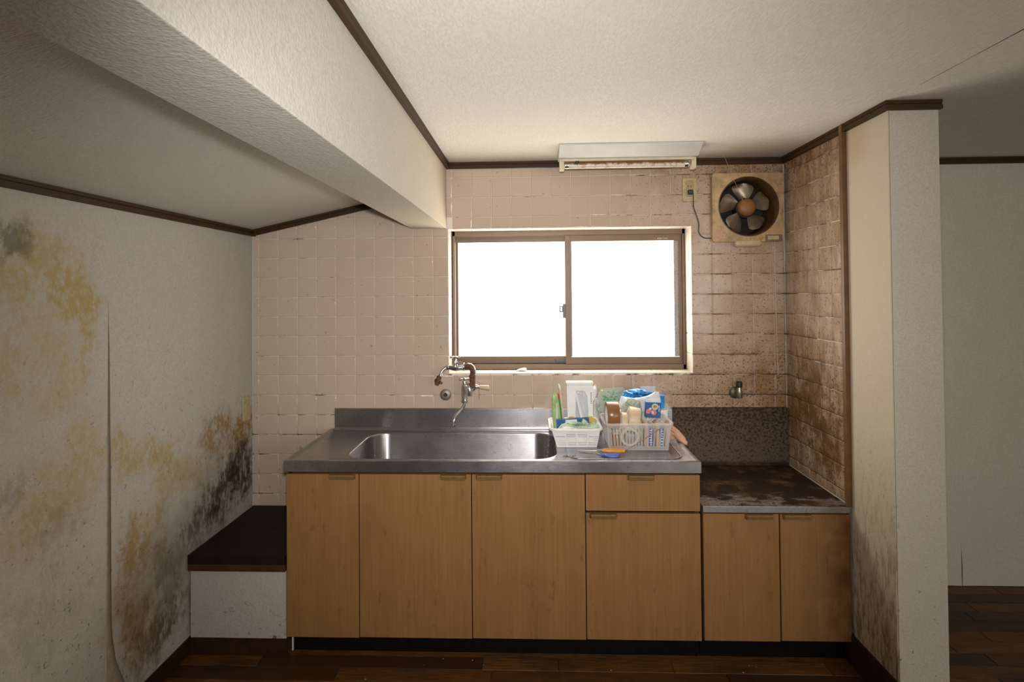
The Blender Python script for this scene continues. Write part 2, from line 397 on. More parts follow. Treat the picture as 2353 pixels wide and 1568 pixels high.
# ------------------------------------------------------------------ mesh helpers
class G:
    """collects geometry in world coordinates"""
    def __init__(s): s.bm = bmesh.new(); s.bev = False
    def raw(s, vs, fs, M=None):
        bv = [s.bm.verts.new((M @ Vector(v)) if M else v) for v in vs]
        for f in fs:
            try: s.bm.faces.new([bv[i] for i in f])
            except ValueError: pass
        return s
    def box(s, lo, hi, bev=0., seg=2, M=None):
        b = bmesh.new()
        vs = [b.verts.new((x, y, z)) for x in (lo[0], hi[0]) for y in (lo[1], hi[1]) for z in (lo[2], hi[2])]
        for f in ((0, 1, 3, 2), (4, 6, 7, 5), (0, 4, 5, 1), (2, 3, 7, 6), (0, 2, 6, 4), (1, 5, 7, 3)): b.faces.new([vs[i] for i in f])
        if bev > 0: s.bev = True; bmesh.ops.bevel(b, geom=b.edges[:], offset=bev, segments=seg, affect='EDGES', profile=.5)
        s.join(b, M); return s
    def join(s, b, M=None):
        b.verts.index_update()
        mp = [s.bm.verts.new((M @ v.co) if M else v.co) for v in b.verts]
        for f in b.faces:
            try: s.bm.faces.new([mp[v.index] for v in f.verts])
            except ValueError: pass
        b.free()
    def prism(s, prof, a, b, ux, uy, mitre=(0, 0)):
        """2-D profile swept from a to b; ux, uy are the profile axes"""
        a, b, ux, uy = Vector(a), Vector(b), Vector(ux), Vector(uy)
        n = len(prof)
        d = (b-a).normalized()
        vs = [a + ux*p + uy*q - d*p*mitre[0] for p, q in prof] + [b + ux*p + uy*q + d*p*mitre[1] for p, q in prof]
        fs = [(i, (i+1) % n, (i+1) % n+n, i+n) for i in range(n)] + [tuple(range(n))[::-1], tuple(range(n, 2*n))]
        return s.raw(vs, fs)
    def lathe(s, prof, o, ax, n=20, cap=True):
        """prof: (radius, distance along ax)"""
        ax = Vector(ax).normalized(); o = Vector(o)
        t = ax.orthogonal().normalized(); q = ax.cross(t)
        vs, fs = [], []
        for r, h in prof:
            for i in range(n):
                a = 2*PI*i/n
                vs.append(o + ax*h + (t*math.cos(a)+q*math.sin(a))*r)
        for k in range(len(prof)-1):
            for i in range(n):
                j = (i+1) % n
                fs.append((k*n+i, k*n+j, (k+1)*n+j, (k+1)*n+i))
        if cap:
            fs.append(tuple(range(n))[::-1]); fs.append(tuple(range((len(prof)-1)*n, len(prof)*n)))
        return s.raw(vs, fs)
    def tube(s, pts, rad, n=10, flat=1.0):
        pts = [Vector(p) for p in pts]
        rs = rad if isinstance(rad, (list, tuple)) else [rad]*len(pts)
        vs, fs = [], []
        ref = None
        for i, p in enumerate(pts):
            d = (pts[min(i+1, len(pts)-1)]-pts[max(i-1, 0)]).normalized()
            if ref is None: ref = d.orthogonal().normalized()
            ref = (ref - d*ref.dot(d)).normalized()
            q = d.cross(ref)
            for k in range(n):
                a = 2*PI*k/n
                vs.append(p + (ref*math.cos(a) + q*math.sin(a)*flat)*rs[i])
        for i in range(len(pts)-1):
            for k in range(n):
                j = (k+1) % n
                fs.append((i*n+k, i*n+j, (i+1)*n+j, (i+1)*n+k))
        fs.append(tuple(range(n))[::-1]); fs.append(tuple(range((len(pts)-1)*n, len(pts)*n)))
        return s.raw(vs, fs)
    def plate(s, outer, holes, M, th):
        """flat plate with holes; loops are 2-D, M maps (u,v,w) to the world, thickness th along w"""
        b = bmesh.new()
        for lp in [outer]+holes:
            vs = [b.verts.new((p[0], p[1], 0)) for p in lp]
            for i in range(len(vs)): b.edges.new((vs[i], vs[(i+1) % len(vs)]))
        bmesh.ops.triangle_fill(b, use_beauty=True, use_dissolve=False, edges=b.edges[:])
        r = bmesh.ops.extrude_face_region(b, geom=b.faces[:])
        for v in r['geom']:
            if isinstance(v, bmesh.types.BMVert): v.co.z += th
        s.join(b, M); return s
    def pillow(s, outline, y, th, wr=.15, seed=1, M=None):
        """a puffed shape with the given front outline [(x, z)], thick in y"""
        R = random.Random(seed)
        cx = sum(p[0] for p in outline)/len(outline); cz = sum(p[1] for p in outline)/len(outline)
        # subdivide the outline
        o = []
        for i in range(len(outline)):
            a, b = outline[i], outline[(i+1) % len(outline)]
            for k in range(4): o.append((a[0]+(b[0]-a[0])*k/4, a[1]+(b[1]-a[1])*k/4))
        n = len(o); vs, fs = [], []
        ts = (1., .93, .75, .5, .25)
        for sgn in (-1, 1):
            base = len(vs)
            for t in ts:
                for p in o:
                    h = th*.5*math.sqrt(max(0, 1-t*t))*(1+R.uniform(-wr, wr)*2.2)
                    vs.append((cx+(p[0]-cx)*t, y+sgn*h, cz+(p[1]-cz)*t))
            vs.append((cx, y+sgn*th*.5, cz)); c = len(vs)-1
            for k in range(len(ts)-1):
                for i in range(n):
                    j = (i+1) % n
                    f = (base+k*n+i, base+k*n+j, base+(k+1)*n+j, base+(k+1)*n+i)
                    fs.append(f if sgn < 0 else f[::-1])
            for i in range(n):
                j = (i+1) % n; b2 = base+(len(ts)-1)*n
                f = (b2+i, b2+j, c); fs.append(f if sgn < 0 else f[::-1])
        s.raw(vs, fs, M)
        bmesh.ops.remove_doubles(s.bm, verts=s.bm.verts[:], dist=1e-5)
        return s

def setp(o, label=None, cat=None, group=None, kind=None):
    if label: o['label'] = label
    if cat: o['category'] = cat
    if group: o['group'] = group
    if kind: o['kind'] = kind
    return o
ORG = {}
def thing(name, loc, label, cat, group=None, kind=None):
    o = bpy.data.objects.new(name, None); COL.objects.link(o)
    o.location = loc; o.empty_display_size = .05
    ORG[o] = Vector(loc)
    return setp(o, label, cat, group, kind)
def put(name, g, mat, parent=None, smooth=35, origin=None, label=None, cat=None, group=None, kind=None):
    """link collected geometry as one mesh object, under its thing if it has one"""
    org = ORG[parent] if parent is not None else (Vector(origin) if origin else None)
    bm = g.bm
    bmesh.ops.recalc_face_normals(bm, faces=bm.faces[:])
    if org is None:
        xs = [v.co for v in bm.verts]
        org = Vector(((min(v.x for v in xs)+max(v.x for v in xs))/2, (min(v.y for v in xs)+max(v.y for v in xs))/2, min(v.z for v in xs)))
    for v in bm.verts: v.co -= org
    me = bpy.data.meshes.new(name); bm.to_mesh(me); bm.free()
    me.materials.append(mat)
    if smooth:
        me.polygons.foreach_set('use_smooth', [True]*len(me.polygons))
        me.set_sharp_from_angle(angle=math.radians(smooth))
    o = bpy.data.objects.new(name, me); COL.objects.link(o)
    if parent is not None: o.parent = parent
    else: o.location = org
    if smooth and g.bev:
        m = o.modifiers.new('normals', 'WEIGHTED_NORMAL'); m.keep_sharp = True
    ORG[o] = org
    return setp(o, label, cat, group, kind)
def struct(name, g, mat, label, cat, smooth=35):
    return put(name, g, mat, None, smooth, (0, 0, 0), label, cat, None, 'structure')
def rrect(x0, x1, y0, y1, r, n=5):
    out = []
    for cx, cy, a0 in ((x1-r, y1-r, 0), (x0+r, y1-r, 90), (x0+r, y0+r, 180), (x1-r, y0+r, 270)):
        for k in range(n+1):
            a = math.radians(a0+90*k/n); out.append((cx+r*math.cos(a), cy+r*math.sin(a)))
    return out
def circ(cx, cy, r, n=40): return [(cx+r*math.cos(2*PI*i/n), cy+r*math.sin(2*PI*i/n)) for i in range(n)]
XZ = lambda y: Matrix(((1, 0, 0, 0), (0, 0, 1, y), (0, 1, 0, 0), (0, 0, 0, 1)))   # (u,v,w) -> (x=u, y=y+w, z=v)
XY = lambda z: Matrix(((1, 0, 0, 0), (0, 1, 0, 0), (0, 0, 1, z), (0, 0, 0, 1)))

# ------------------------------------------------------------------ room shell
XL, XR, XO = -.034, 2.658, 4.9          # left wall, tiled partition face, outer wall of the next room
YB, YF = -5.0, .075                     # wall behind the camera, back wall of the next room
ZF, ZC = .01, 2.157                     # floor, ceiling
BX0, BX1, BZ = .79, .972, 1.824         # beam
WX0, WX1, WZ0, WZ1 = .979, 2.199, 1.09, 1.82   # window opening
slope = lambda x: 1.826 + .218*(x+.036)

g = G().box((-.2, YB-.1, -.1), (XO+.1, YF+.3, ZF-.004))
floor = struct('floor', g, M_PLANK, 'dark brown plank floor with worn varnish', 'floor')
# floor boards near the camera's view, each its own piece
pl_cache = {}
def plank_mesh(L, W):
    k = (round(L, 3), round(W, 3))
    if k not in pl_cache:
        gg = G(); b = .0018
        x, y = L/2-.0006, W/2-.0005
        vs = [(-x, -y, -.004), (x, -y, -.004), (x, y, -.004), (-x, y, -.004), (-x+b, -y+b, 0), (x-b, -y+b, 0), (x-b, y-b, 0), (-x+b, y-b, 0)]
        gg.raw(vs, [(4, 5, 6, 7), (0, 1, 5, 4), (1, 2, 6, 5), (2, 3, 7, 6), (3, 0, 4, 7)])
        me = bpy.data.meshes.new('plank'); gg.bm.to_mesh(me); gg.bm.free(); me.materials.append(M_PLANK)
        pl_cache[k] = me
    return pl_cache[k]
R = random.Random(3)
PW = .0757
def plank(x0, x1, yc):
    o = bpy.data.objects.new('plank', plank_mesh(x1-x0, PW)); COL.objects.link(o)
    o.parent = floor; o.location = ((x0+x1)/2, yc, ZF)
row = 0; y = YF-PW/2
while y > -1.35:
    for lo_, hi_, y_lim in ((XL, XR, -.5), (2.836, 4.6, 1)):
        if y > y_lim: continue
        x = lo_ - R.uniform(0, .3)
        while x < hi_:
            L = R.choice((.303, .45, .606, .606, .909))
            a, b = max(x, lo_), min(x+L, hi_)
            if b-a > .03: plank(round(a, 3), round(b, 3), y)
            x += L
    row += 1; y -= PW

# back wall: slab with the openings of the window and of the fan, tiles on it
xs = [-.15, WX0, WX1, 2.325, 2.625, XR]; zs = [0, WZ0, 1.762, WZ1, 2.062, 2.25]
g = G()
for i in range(5):
    for j in range(5):
        xm, zm = (xs[i]+xs[i+1])/2, (zs[j]+zs[j+1])/2
        if WX0 < xm < WX1 and WZ0 < zm < WZ1: continue
        if 2.325 < xm < 2.625 and 1.762 < zm < 2.062: continue
        g.box((xs[i], .0022, zs[j]), (xs[i+1], .17, zs[j+1]))
wall_back = struct('wall_back', g, M_GROUT, 'back kitchen wall covered with beige square tiles', 'wall', 0)
tile_cache = {}
def tile_mesh(W, H, mat=None):
    k = (round(W, 3), round(H, 3), mat)
    if k not in tile_cache:
        gg = G(); vs, fs = [], []
        rings = ((0., .006), (0., .0024), (.0011, .0008), (.0038, 0.))
        for ins, d in rings:
            x, z = W/2-ins, H/2-ins
            vs += [(-x, d, -z), (x, d, -z), (x, d, z), (-x, d, z)]
        for k2 in range(3):
            for i in range(4): fs.append((k2*4+i, k2*4+(i+1) % 4, k2*4+4+(i+1) % 4, k2*4+4+i))
        fs.append((12, 13, 14, 15))
        gg.raw(vs, fs)
        bmesh.ops.recalc_face_normals(gg.bm, faces=gg.bm.faces[:])
        # make the front face look towards -y
        f = max(gg.bm.faces, key=lambda q: q.calc_area())
        if f.normal.y > 0: bmesh.ops.reverse_faces(gg.bm, faces=gg.bm.faces[:])
        me = bpy.data.meshes.new('tile'); gg.bm.to_mesh(me); gg.bm.free(); me.materials.append(mat or M_TILE)
        me.polygons.foreach_set('use_smooth', [True]*len(me.polygons))
        # rounded edge, flat face
        nv = []
        for v in me.vertices:
            sx, sz = math.copysign(1, v.co.x), math.copysign(1, v.co.z)
            nv.append((0, -1, 0) if v.co.y < 1e-5 else ((sx*.5, -.7, sz*.5) if v.co.y < .001 else (sx*.7, -.05, sz*.7)))
        me.normals_split_custom_set_from_vertices([Vector(q).normalized() for q in nv])
        tile_cache[k] = me
    return tile_cache[k]
def tile(parent, c, W, H, rot=None, name='tile'):
    if W < .012 or H < .012: return
    o = bpy.data.objects.new(name, tile_mesh(W, H)); COL.objects.link(o)
    o.parent = parent; o.location = c
    j = random.uniform(-.0035, .0035), random.uniform(-.0035, .0035)
    o.rotation_euler = (j[0], 0, (rot or 0)+j[1])
GAP = .0022
def back_tile(x0, x1, z0, z1):
    tile(wall_back, ((x0+x1)/2, -.0005, (z0+z1)/2), x1-x0-GAP, z1-z0-GAP)
for k in range(-1, 27):
    a, b = max(.1*k, XL+.002), min(.1*k+.1, XR-.002)
    for j in range(-4, 16):
        z1 = ZJ-.1*j+.1-.1; z0 = z1-.1
        z0, z1 = z0, z1
        # what covers the wall here
        if b <= BX1+.03 and a < BX0:            # left part, under the sloping ceiling
            top = slope((a+b)/2)+.02
        elif b <= BX1: top = BZ
        else: top = 2.14
        bot = .42 if b <= .41 else (.90 if b < 2.1 else .905)
        A, B, Z0, Z1 = a, b, max(z0, bot), min(z1, top)
        if Z1-Z0 < .012 or Z0 >= top: continue
        if .9 < a < BX1+.03 and Z0 > BZ-.01 and a < BX1: A = max(A, BX1)
        if b > BX0 and a < BX1 and Z0 < BZ < Z1: Z1 = BZ if a >= BX0-.05 and b <= BX1+.03 else Z1
        # the window opening
        if B > WX0+.002 and A < WX1-.002 and Z1 > WZ0+.002 and Z0 < WZ1-.002:
            if A < WX0-.012: B = WX0
            elif B > WX1+.012: A = WX1
            elif Z0 < WZ0-.012: Z1 = WZ0
            elif Z1 > WZ1+.012: Z0 = WZ1
            else: continue
        # behind the fan
        if A > 2.30 and B < 2.66 and Z0 > 1.745 and Z1 < 2.07: continue
        if B-A < .014 or Z1-Z0 < .014: continue
        if A < 2.625 and B > 2.325 and Z0 < 2.062 and Z1 > 1.762 :
            if Z0 < 1.762: Z1 = min(Z1, 1.762)
            elif Z1 > 2.062: Z0 = max(Z0, 2.062)
            elif A < 2.325: B = 2.325
            else: continue
        if B-A < .014 or Z1-Z0 < .014: continue
        back_tile(A, B, Z0, Z1)
# tiles lining the window opening
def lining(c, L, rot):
    o = bpy.data.objects.new('reveal_tile', tile_mesh(L-GAP, .106, M_TILELIT)); COL.objects.link(o)
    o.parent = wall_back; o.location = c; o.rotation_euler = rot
D2 = .056
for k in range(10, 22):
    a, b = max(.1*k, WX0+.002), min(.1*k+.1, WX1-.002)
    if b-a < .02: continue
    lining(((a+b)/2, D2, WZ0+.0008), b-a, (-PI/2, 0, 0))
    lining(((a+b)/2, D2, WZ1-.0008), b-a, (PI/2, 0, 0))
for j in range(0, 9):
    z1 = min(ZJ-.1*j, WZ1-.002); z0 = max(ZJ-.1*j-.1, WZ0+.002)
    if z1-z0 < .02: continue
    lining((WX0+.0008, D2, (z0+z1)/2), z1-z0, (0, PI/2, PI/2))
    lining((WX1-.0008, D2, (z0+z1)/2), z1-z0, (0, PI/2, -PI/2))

# partition on the right: tiles from the back wall to the brown edge strip, then wallpaper
g = G().box((XR+.004, -.822, 0), (2.832, YF, 2.25))
wall_right = struct('wall_right', g, M_WPR, 'white papered partition post at right of the kitchen', 'wall', 0)
g = G().box((XR, -.822, ZF), (XR+.005, -.560, ZC))
put('wallpaper_sheet', g, M_WPR, wall_right, 0)
g = G().box((XR+.0025, -.535, .6), (XR+.0045, .003, ZC))
put('grout_bed', g, M_GROUT, wall_right, 0)
for k in range(0, 6):
    a, b = .108*k, min(.108*k+.108, .533)
    if k == 0: a = .002
    for j in range(-3, 13):
        z1 = min(ZJ-.1*j, 2.13); z0 = max(ZJ-.1*j-.1, .638)
        if z1-z0 < .014 or b-a < .014: continue
        tile(wall_right, (XR+.0002, -(a+b)/2, (z0+z1)/2), b-a-GAP, z1-z0-GAP, -PI/2)
g = G().box((XR-.0195, -.561, .637), (XR+.006, -.540, ZC), .002)
put('edge_strip', g, M_TRIMV, wall_right, label='brown strip closing the tiled area')

# wallpaper sheets with an opened seam
def sheet(parent, mat, seam, other, zlo, zhi, plane, gap, lift, axis, name='wallpaper_sheet'):
    """paper between the seam and `other` (coordinates along the wall); gap(z) moves the seam edge, lift curls it off the wall"""
    gg = G(); nz = 48; cols = (0, .006, .015, .03, .06, .12, 1)
    s_ = 1 if other > seam else -1
    vs, fs = [], []
    for layer in (0, 1):
        for i in range(nz+1):
            z = zlo+(zhi-zlo)*i/nz
            e = seam+s_*gap(z)
            for c in cols:
                u = e+s_*c if c < 1 else other
                l = lift(z)*max(0, 1-c/.06)**2
                d = plane+axis*(l+(.0 if layer == 0 else -.0012))
                vs.append((d, u, z) if abs(axis) == 1 else (u, plane-(l+(0 if layer == 0 else -.0012)), z))
    m = len(cols); off = (nz+1)*m
    for i in range(nz):
        for c in range(m-1):
            f = (i*m+c, i*m+c+1, (i+1)*m+c+1, (i+1)*m+c); fs.append(f); fs.append(tuple(q+off for q in f[::-1]))
        fs.append((i*m, (i+1)*m, (i+1)*m+off, i*m+off))
    gg.raw(vs, fs)
    return put(name, gg, mat, parent, 60)
g = G().box((-.2, YB, 0), (XL-.0035, .17, 2.0))
wall_left = struct('wall_left', g, M_PLASTER, 'mould-stained papered wall on the left with an open seam', 'wall', 0)
def lerp(z, tab):
    for (za, a), (zb, b) in zip(tab, tab[1:]):
        if za >= z >= zb: return a+(b-a)*(za-z)/(za-zb)
    return tab[0][1] if z > tab[0][0] else tab[-1][1]
sheet(wall_left, M_WPL, -.982, 0.0, .07, 1.86, XL, lambda z: lerp(z, [(1.5, 0), (1.3, .005), (.9, .010), (.5, .011), (.36, .013), (.25, .03), (.15, .07), (.07, .10)]),
      lambda z: lerp(z, [(1.5, 0), (1.3, .002), (.8, .004), (.3, .007), (.1, .012)]), 1)
sheet(wall_left, M_WPL, -.982, YB, .07, 1.86, XL, lambda z: lerp(z, [(1.5, 0), (1.3, .004), (.9, .012), (.5, .013), (.2, .008)]),
      lambda z: lerp(z, [(1.5, 0), (1.2, .004), (.6, .006), (.1, .004)]), 1)
# next room: back wall, outer wall, wall behind the camera
g = G().box((2.70, YF+.003, 0), (XO+.1, YF+.15, 2.25))
wall_far = struct('wall_far', g, M_DARK, 'plain white papered back wall of the next room', 'wall', 0)
gapf = lambda z: lerp(z, [(.22, 0), (.15, .0018), (.08, .003), (.0, .002)])
sheet(wall_far, M_WP, 3.535, 2.70, .012, ZC, YF, gapf, lambda z: lerp(z, [(.22, 0), (.1, .004)]), 2)
sheet(wall_far, M_WP, 3.535, XO, .012, ZC, YF, gapf, lambda z: lerp(z, [(.22, 0), (.1, .002)]), 2)
put('paper_seam', G().box((2.84, YF-.0010, .905), (XO, YF+.001, .9085)), M_WP, wall_far, 0)
struct('wall_outer', G().box((XO, YB, 0), (XO+.1, YF, 2.25)), M_WP, 'papered outer wall of the next room', 'wall', 0)
g = G()
for lo_, hi_ in (((-.2, YB-.1, 0), (2.6, YB, 2.25)), ((4.6, YB-.1, 0), (XO+.1, YB, 2.25)), ((2.6, YB-.1, 1.95), (4.6, YB, 2.25)), ((2.6, YB-.1, 0), (4.6, YB, 1.0))): g.box(lo_, hi_)
struct('wall_front', g, M_WP, 'papered wall with a wide opening behind the camera', 'wall', 0)
# ceilings and beam
g = G().box((BX1-.05, YB-.1, ZC), (XO+.1, YF+.15, ZC+.1))
ceiling = struct('ceiling', g, M_CEIL, 'flat off-white papered ceiling over the kitchen', 'ceiling', 0)
g = G()
sw = [(-.985, .0003), (-1.10, .0012), (-1.18, .0004), (-1.20, .0004), (-1.36, .0025), (-1.6, .003), (-2.2, .002)]
vs = []
for y_, w_ in sw: vs += [(2.661-w_/2, y_, ZC-.0008), (2.661+w_/2, y_, ZC-.0008), (2.661-w_/2, y_, ZC+.002), (2.661+w_/2, y_, ZC+.002)]
fs = []
for i in range(len(sw)-1):
    a = i*4; b = a+4
    fs += [(a, a+1, b+1, b), (a, b, b+2, a+2), (a+1, a+3, b+3, b+1)]
g.raw(vs, fs)
put('paper_seam', g, M_STEPEDGE, ceiling, 0, label='dark open seam in the ceiling paper')
g = G().raw([(-.2, y_, slope(-.2)+d) if k == 0 else (.85, y_, slope(.85)+d) for d in (0, .1) for k in (0, 1) for y_ in (YB-.1, .17)],
            [(0, 1, 3, 2), (4, 6, 7, 5), (0, 2, 6, 4), (1, 5, 7, 3), (0, 4, 5, 1), (2, 3, 7, 6)])
struct('ceiling_slope', g, M_CEILS, 'low sloping papered ceiling left of the beam', 'ceiling', 0)
g = G().box((BX0, YB, BZ), (BX1, .0, ZC+.05), .004, 2)
struct('beam', g, M_BEAM, 'papered box beam running from the window wall to the camera', 'beam', 30)
# crown trims
TP = [(0, 0), (.016, 0), (.016, -.012), (.0125, -.0135), (.0125, -.0165), (.018, -.018), (.018, -.032), (0, -.032)]
tn = [0]
def trim(a, b, nrm, label, upv=(0, 0, 1), prof=TP, mitre=(0, 0)):
    tn[0] += 1
    struct('trim_%d' % tn[0], G().prism(prof, a, b, nrm, upv, mitre), M_TRIM, label, 'trim', 0)
trim((BX1, -.001, ZC), (XR, -.001, ZC), (0, -1, 0), 'dark brown ceiling trim above the window wall', mitre=(-1, -1))
trim((BX1, YB, ZC), (BX1, 0, ZC), (1, 0, 0), 'dark brown ceiling trim along the top of the beam', mitre=(0, -1))
trim((XR, 0, ZC), (XR, -.822, ZC), (-1, 0, 0), 'dark brown ceiling trim over the tiled partition', mitre=(-1, 1))
trim((XR, -.822, ZC), (2.836, -.822, ZC), (0, -1, 0), 'short dark brown ceiling trim on the post front', mitre=(1, 0))
trim((2.832, YF, ZC), (XO, YF, ZC), (0, -1, 0), 'dark brown ceiling trim in the next room')
ls = math.hypot(1, .218)
trim((XL, YB, slope(XL)), (XL, 0, slope(XL)), (1, 0, 0), 'dark brown ceiling trim along the mouldy wall')
trim((XL, -.001, slope(XL)+.001), (BX0, -.001, slope(BX0)+.001), (0, -1, 0), 'dark brown trim climbing along the sloping ceiling', (-.218/ls, 0, 1/ls))
# baseboards
struct('baseboard_left', G().box((XL-.004, YB, ZF), (XL+.008, 0, .077), .002), M_BASE, 'dark brown baseboard under the mouldy wall', 'baseboard')
struct('baseboard_right', G().box((XR-.008, -.822, ZF), (XR+.004, -.50, .135), .002), M_BASE, 'dark brown baseboard at the foot of the post', 'baseboard')

# ------------------------------------------------------------------ window
win = thing('window_1', (WX0, .11, WZ0), 'bronze sliding window with two bright frosted panes', 'window', kind='structure')
g = G()
FX0, FX1, FZ0, FZ1 = .984, 2.196, 1.092, 1.820
y0, y1 = .110, .172
for lo_, hi_ in (((FX0, y0, FZ0), (FX1, y1, FZ0+.026)), ((FX0, y0, FZ1-.026), (FX1, y1, FZ1)), ((FX0, y0, FZ0), (FX0+.014, y1, FZ1)), ((FX1-.014, y0, FZ0), (FX1, y1, FZ1))): g.box(lo_, hi_, .0015)
for x_ in (FX1-.022, ): g.box((x_, y0+.004, FZ0+.02), (x_+.006, y1, FZ1-.02), .001)
g.box((FX0+.01, y0+.022, FZ1-.034), (FX1-.01, y0+.026, FZ1-.02))
put('frame', g, M_BRONZE, win)
def sash(x0, x1, z0, z1, y, sl, sr, st, sb, mat):
    g = G()
    t = .022
    g.box((x0, y, z0), (x0+sl, y+t, z1), .0015); g.box((x1-sr, y, z0), (x1, y+t, z1), .0015)
    g.box((x0+sl-.001, y+.001, z1-st), (x1-sr+.001, y+t-.001, z1), .001); g.box((x0+sl-.001, y+.001, z0), (x1-sr+.001, y+t-.001, z0+sb), .001)
    o = put('sash', g, mat, win)
    p = put('pane', G().box((x0+sl-.003, y+.010, z0+sb-.003), (x1-sr+.003, y+.014, z1-st+.003)), M_PANE, o, 0, label='bright frosted glass pane')
    return o
sr_ = sash(1.575, 2.181, 1.118, 1.797, .118, .030, .014, .036, .037, M_BRONZE)
sl_ = sash(.996, 1.606, 1.120, 1.799, .146, .013, .030, .036, .037, M_BRONZE)
put('pane_shade_strip', G().box((2.142, .1262, 1.156), (2.168, .1278, 1.761)), M_PANESHADE, sr_, 0, label='mottled dark strip standing for jamb shade at the pane edge')  # added strip in place of the outer jamb's shade on the glass
put('pane_shade_strip', G().box((1.603, .1262, 1.156), (1.611, .1278, 1.761)), M_PANESHADE, sr_, 0)
# crescent lock on the meeting stile
g = G().box((1.562, .106, 1.360), (1.577, .124, 1.434), .002)
lk = put('crescent_lock', g, M_GREYPL, win, label='dark grey crescent lock')
g = G().plate([(1.544, 1.390), (1.562, 1.390), (1.562, 1.424), (1.544, 1.424)], [[(1.549, 1.398), (1.558, 1.396), (1.558, 1.419), (1.549, 1.419)]], XZ(.108), .010)
put('lock_lever', g, M_GREYPL, lk)
g = G().box((1.520, .140, 1.126), (1.572, .147, 1.142), .002); g.box((1.569, .137, 1.120), (1.576, .147, 1.146), .001)
put('stile_stop', g, M_GREYPL, sl_)
# small maker's sticker on the top rail: round emblem and a row of tiny characters, too small to read
g = G().lathe([(.0030, 0), (.0030, .0006)], (2.0605, .1185, 1.7715), (0, -1, 0), 14)
x = 2.066
for chars in ([(0, 0, .006, .0012), (0, .0062, .006, .0012), (0, .003, .006, .001), (0, 0, .0012, .0074), (.005, 0, .0012, .0074)],
              [(0, .006, .006, .001), (0, .002, .006, .001), (.0025, 0, .001, .0074), (0, 0, .006, .0008)],
              [(0, .006, .005, .001), (.002, 0, .0012, .006)], [(0, 0, .001, .006), (.0045, 0, .001, .0065), (.0, .003, .005, .001)],
              [(0, .006, .005, .001), (0, .003, .005, .001), (0, 0, .005, .001)], [(0, 0, .001, .006), (0, .0055, .005, .001), (.004, 0, .001, .006)]):
    for a, b, c_, d_ in chars: g.box((x+a, .1180, 1.7678+b), (x+a+c_, .1186, 1.7678+b+d_))
    x += .0078
put('maker_sticker', g, M_CORE, sr_, 0, label='tiny pale maker mark on the top rail')
# small thing on the sill
g = G().pillow([(1.313, 1.0935), (1.320, 1.0935), (1.345, 1.0920), (1.366, 1.0925), (1.371, 1.100), (1.368, 1.108), (1.350, 1.108), (1.332, 1.103)], .06, .03, .03)
put('soap_dish', g, M_WHITEPL, None, 60, label='small pale plastic dish lying on the window sill', cat='dish')

# ------------------------------------------------------------------ worktops
top = thing('sink_worktop', (1.224, -.27, .765), 'stainless steel sink worktop with one long basin', 'worktop')
g = G()
X0, X1, Y0, Y1 = .375, 2.073, -.552, -.004
b = bmesh.new()
def loop(pts): return [b.verts.new(p) for p in pts]
def rect(i, z): return [(X0+i, Y0+i, z), (X1-i, Y0+i, z), (X1-i, Y1-i*.2, z), (X0+i, Y1-i*.2, z)]
rings = [loop(rect(.003, .765)), loop(rect(.0, .767)), loop(rect(0., .810)), loop(rect(.003, .813)), loop(rect(.013, .813)), loop(rect(.024, .8055))]
for A, B in zip(rings, rings[1:]):
    for i in range(4): b.faces.new((A[i], A[(i+1) % 4], B[(i+1) % 4], B[i]))
hole = rrect(.602, 1.506, -.500, -.062, .10, 10)
hl = loop([(p[0], p[1], .8055) for p in hole])
inner = rings[-1]
ee = [b.edges.get((inner[i], inner[(i+1) % 4])) for i in range(4)]
ee += [b.edges.new((hl[i], hl[(i+1) % len(hl)])) for i in range(len(hl))]
bmesh.ops.triangle_fill(b, use_beauty=True, use_dissolve=False, edges=ee)
cx, cy = 1.054, -.281
def shr(pts, d):   # move towards the inside by about d
    out = []
    n_ = len(pts)
    for i in range(n_):
        a, c = Vector(pts[i-1]), Vector(pts[(i+1) % n_])
        t_ = (c-a).normalized(); out.append((pts[i][0]-t_.y*d, pts[i][1]+t_.x*d))
    return out
prev = hl
for d, z in ((.002, .8050), (.0045, .8025), (.006, .797), (.014, .66), (.020, .640), (.035, .626), (.055, .622)):
    cur = loop([(p[0], p[1], z) for p in shr(hole, d)])
    for i in range(len(cur)): b.faces.new((prev[i], prev[(i+1) % len(cur)], cur[(i+1) % len(cur)], cur[i]))
    prev = cur
b.faces.new(prev)
g.join(b)
o = put('basin_top', g, M_STEEL, top, 40)
g = G().prism([(0, 0), (-.020, 0), (-.020, .003), (-.016, .010), (-.014, .016), (-.014, .106), (-.012, .110), (0, .110)], (.398, -.002, .805), (2.090, -.002, .805), (0, 1, 0), (0, 0, 1))
put('backsplash', g, M_STEEL, top, 0)
pts = [(p[0], p[1], .8062) for p in rrect(1.545, 2.020, -.495, -.05, .05, 6)]
put('drainboard_ridge', G().tube(pts+pts[:1], .0028, 6), M_STEEL, top)
g = G().lathe([(.045, 0), (.045, .002), (.038, .0035), (.012, .001)], (1.25, -.2, .622), (0, 0, 1), 24)
put('drain', g, M_CHROME, top)
st = thing('stove_worktop', (2.36, -.27, .612), 'low grimy steel stove worktop beside the sink', 'worktop')
put('top_plate', G().box((2.076, -.553, .613), (2.655, -.003, .637), .002), M_GSTEEL, st)
put('front_edge', G().box((2.076, -.556, .612), (2.655, -.5525, .6372), .0008), M_STEEL, st, label='bare steel front edge')
put('backsplash', G().prism([(0, 0), (-.016, 0), (-.012, .006), (-.012, .280), (0, .282)], (2.094, -.002, .636), (2.655, -.002, .636), (0, 1, 0), (0, 0, 1)), M_GSTEEL, st, 0, label='spattered dull grey splash plate')

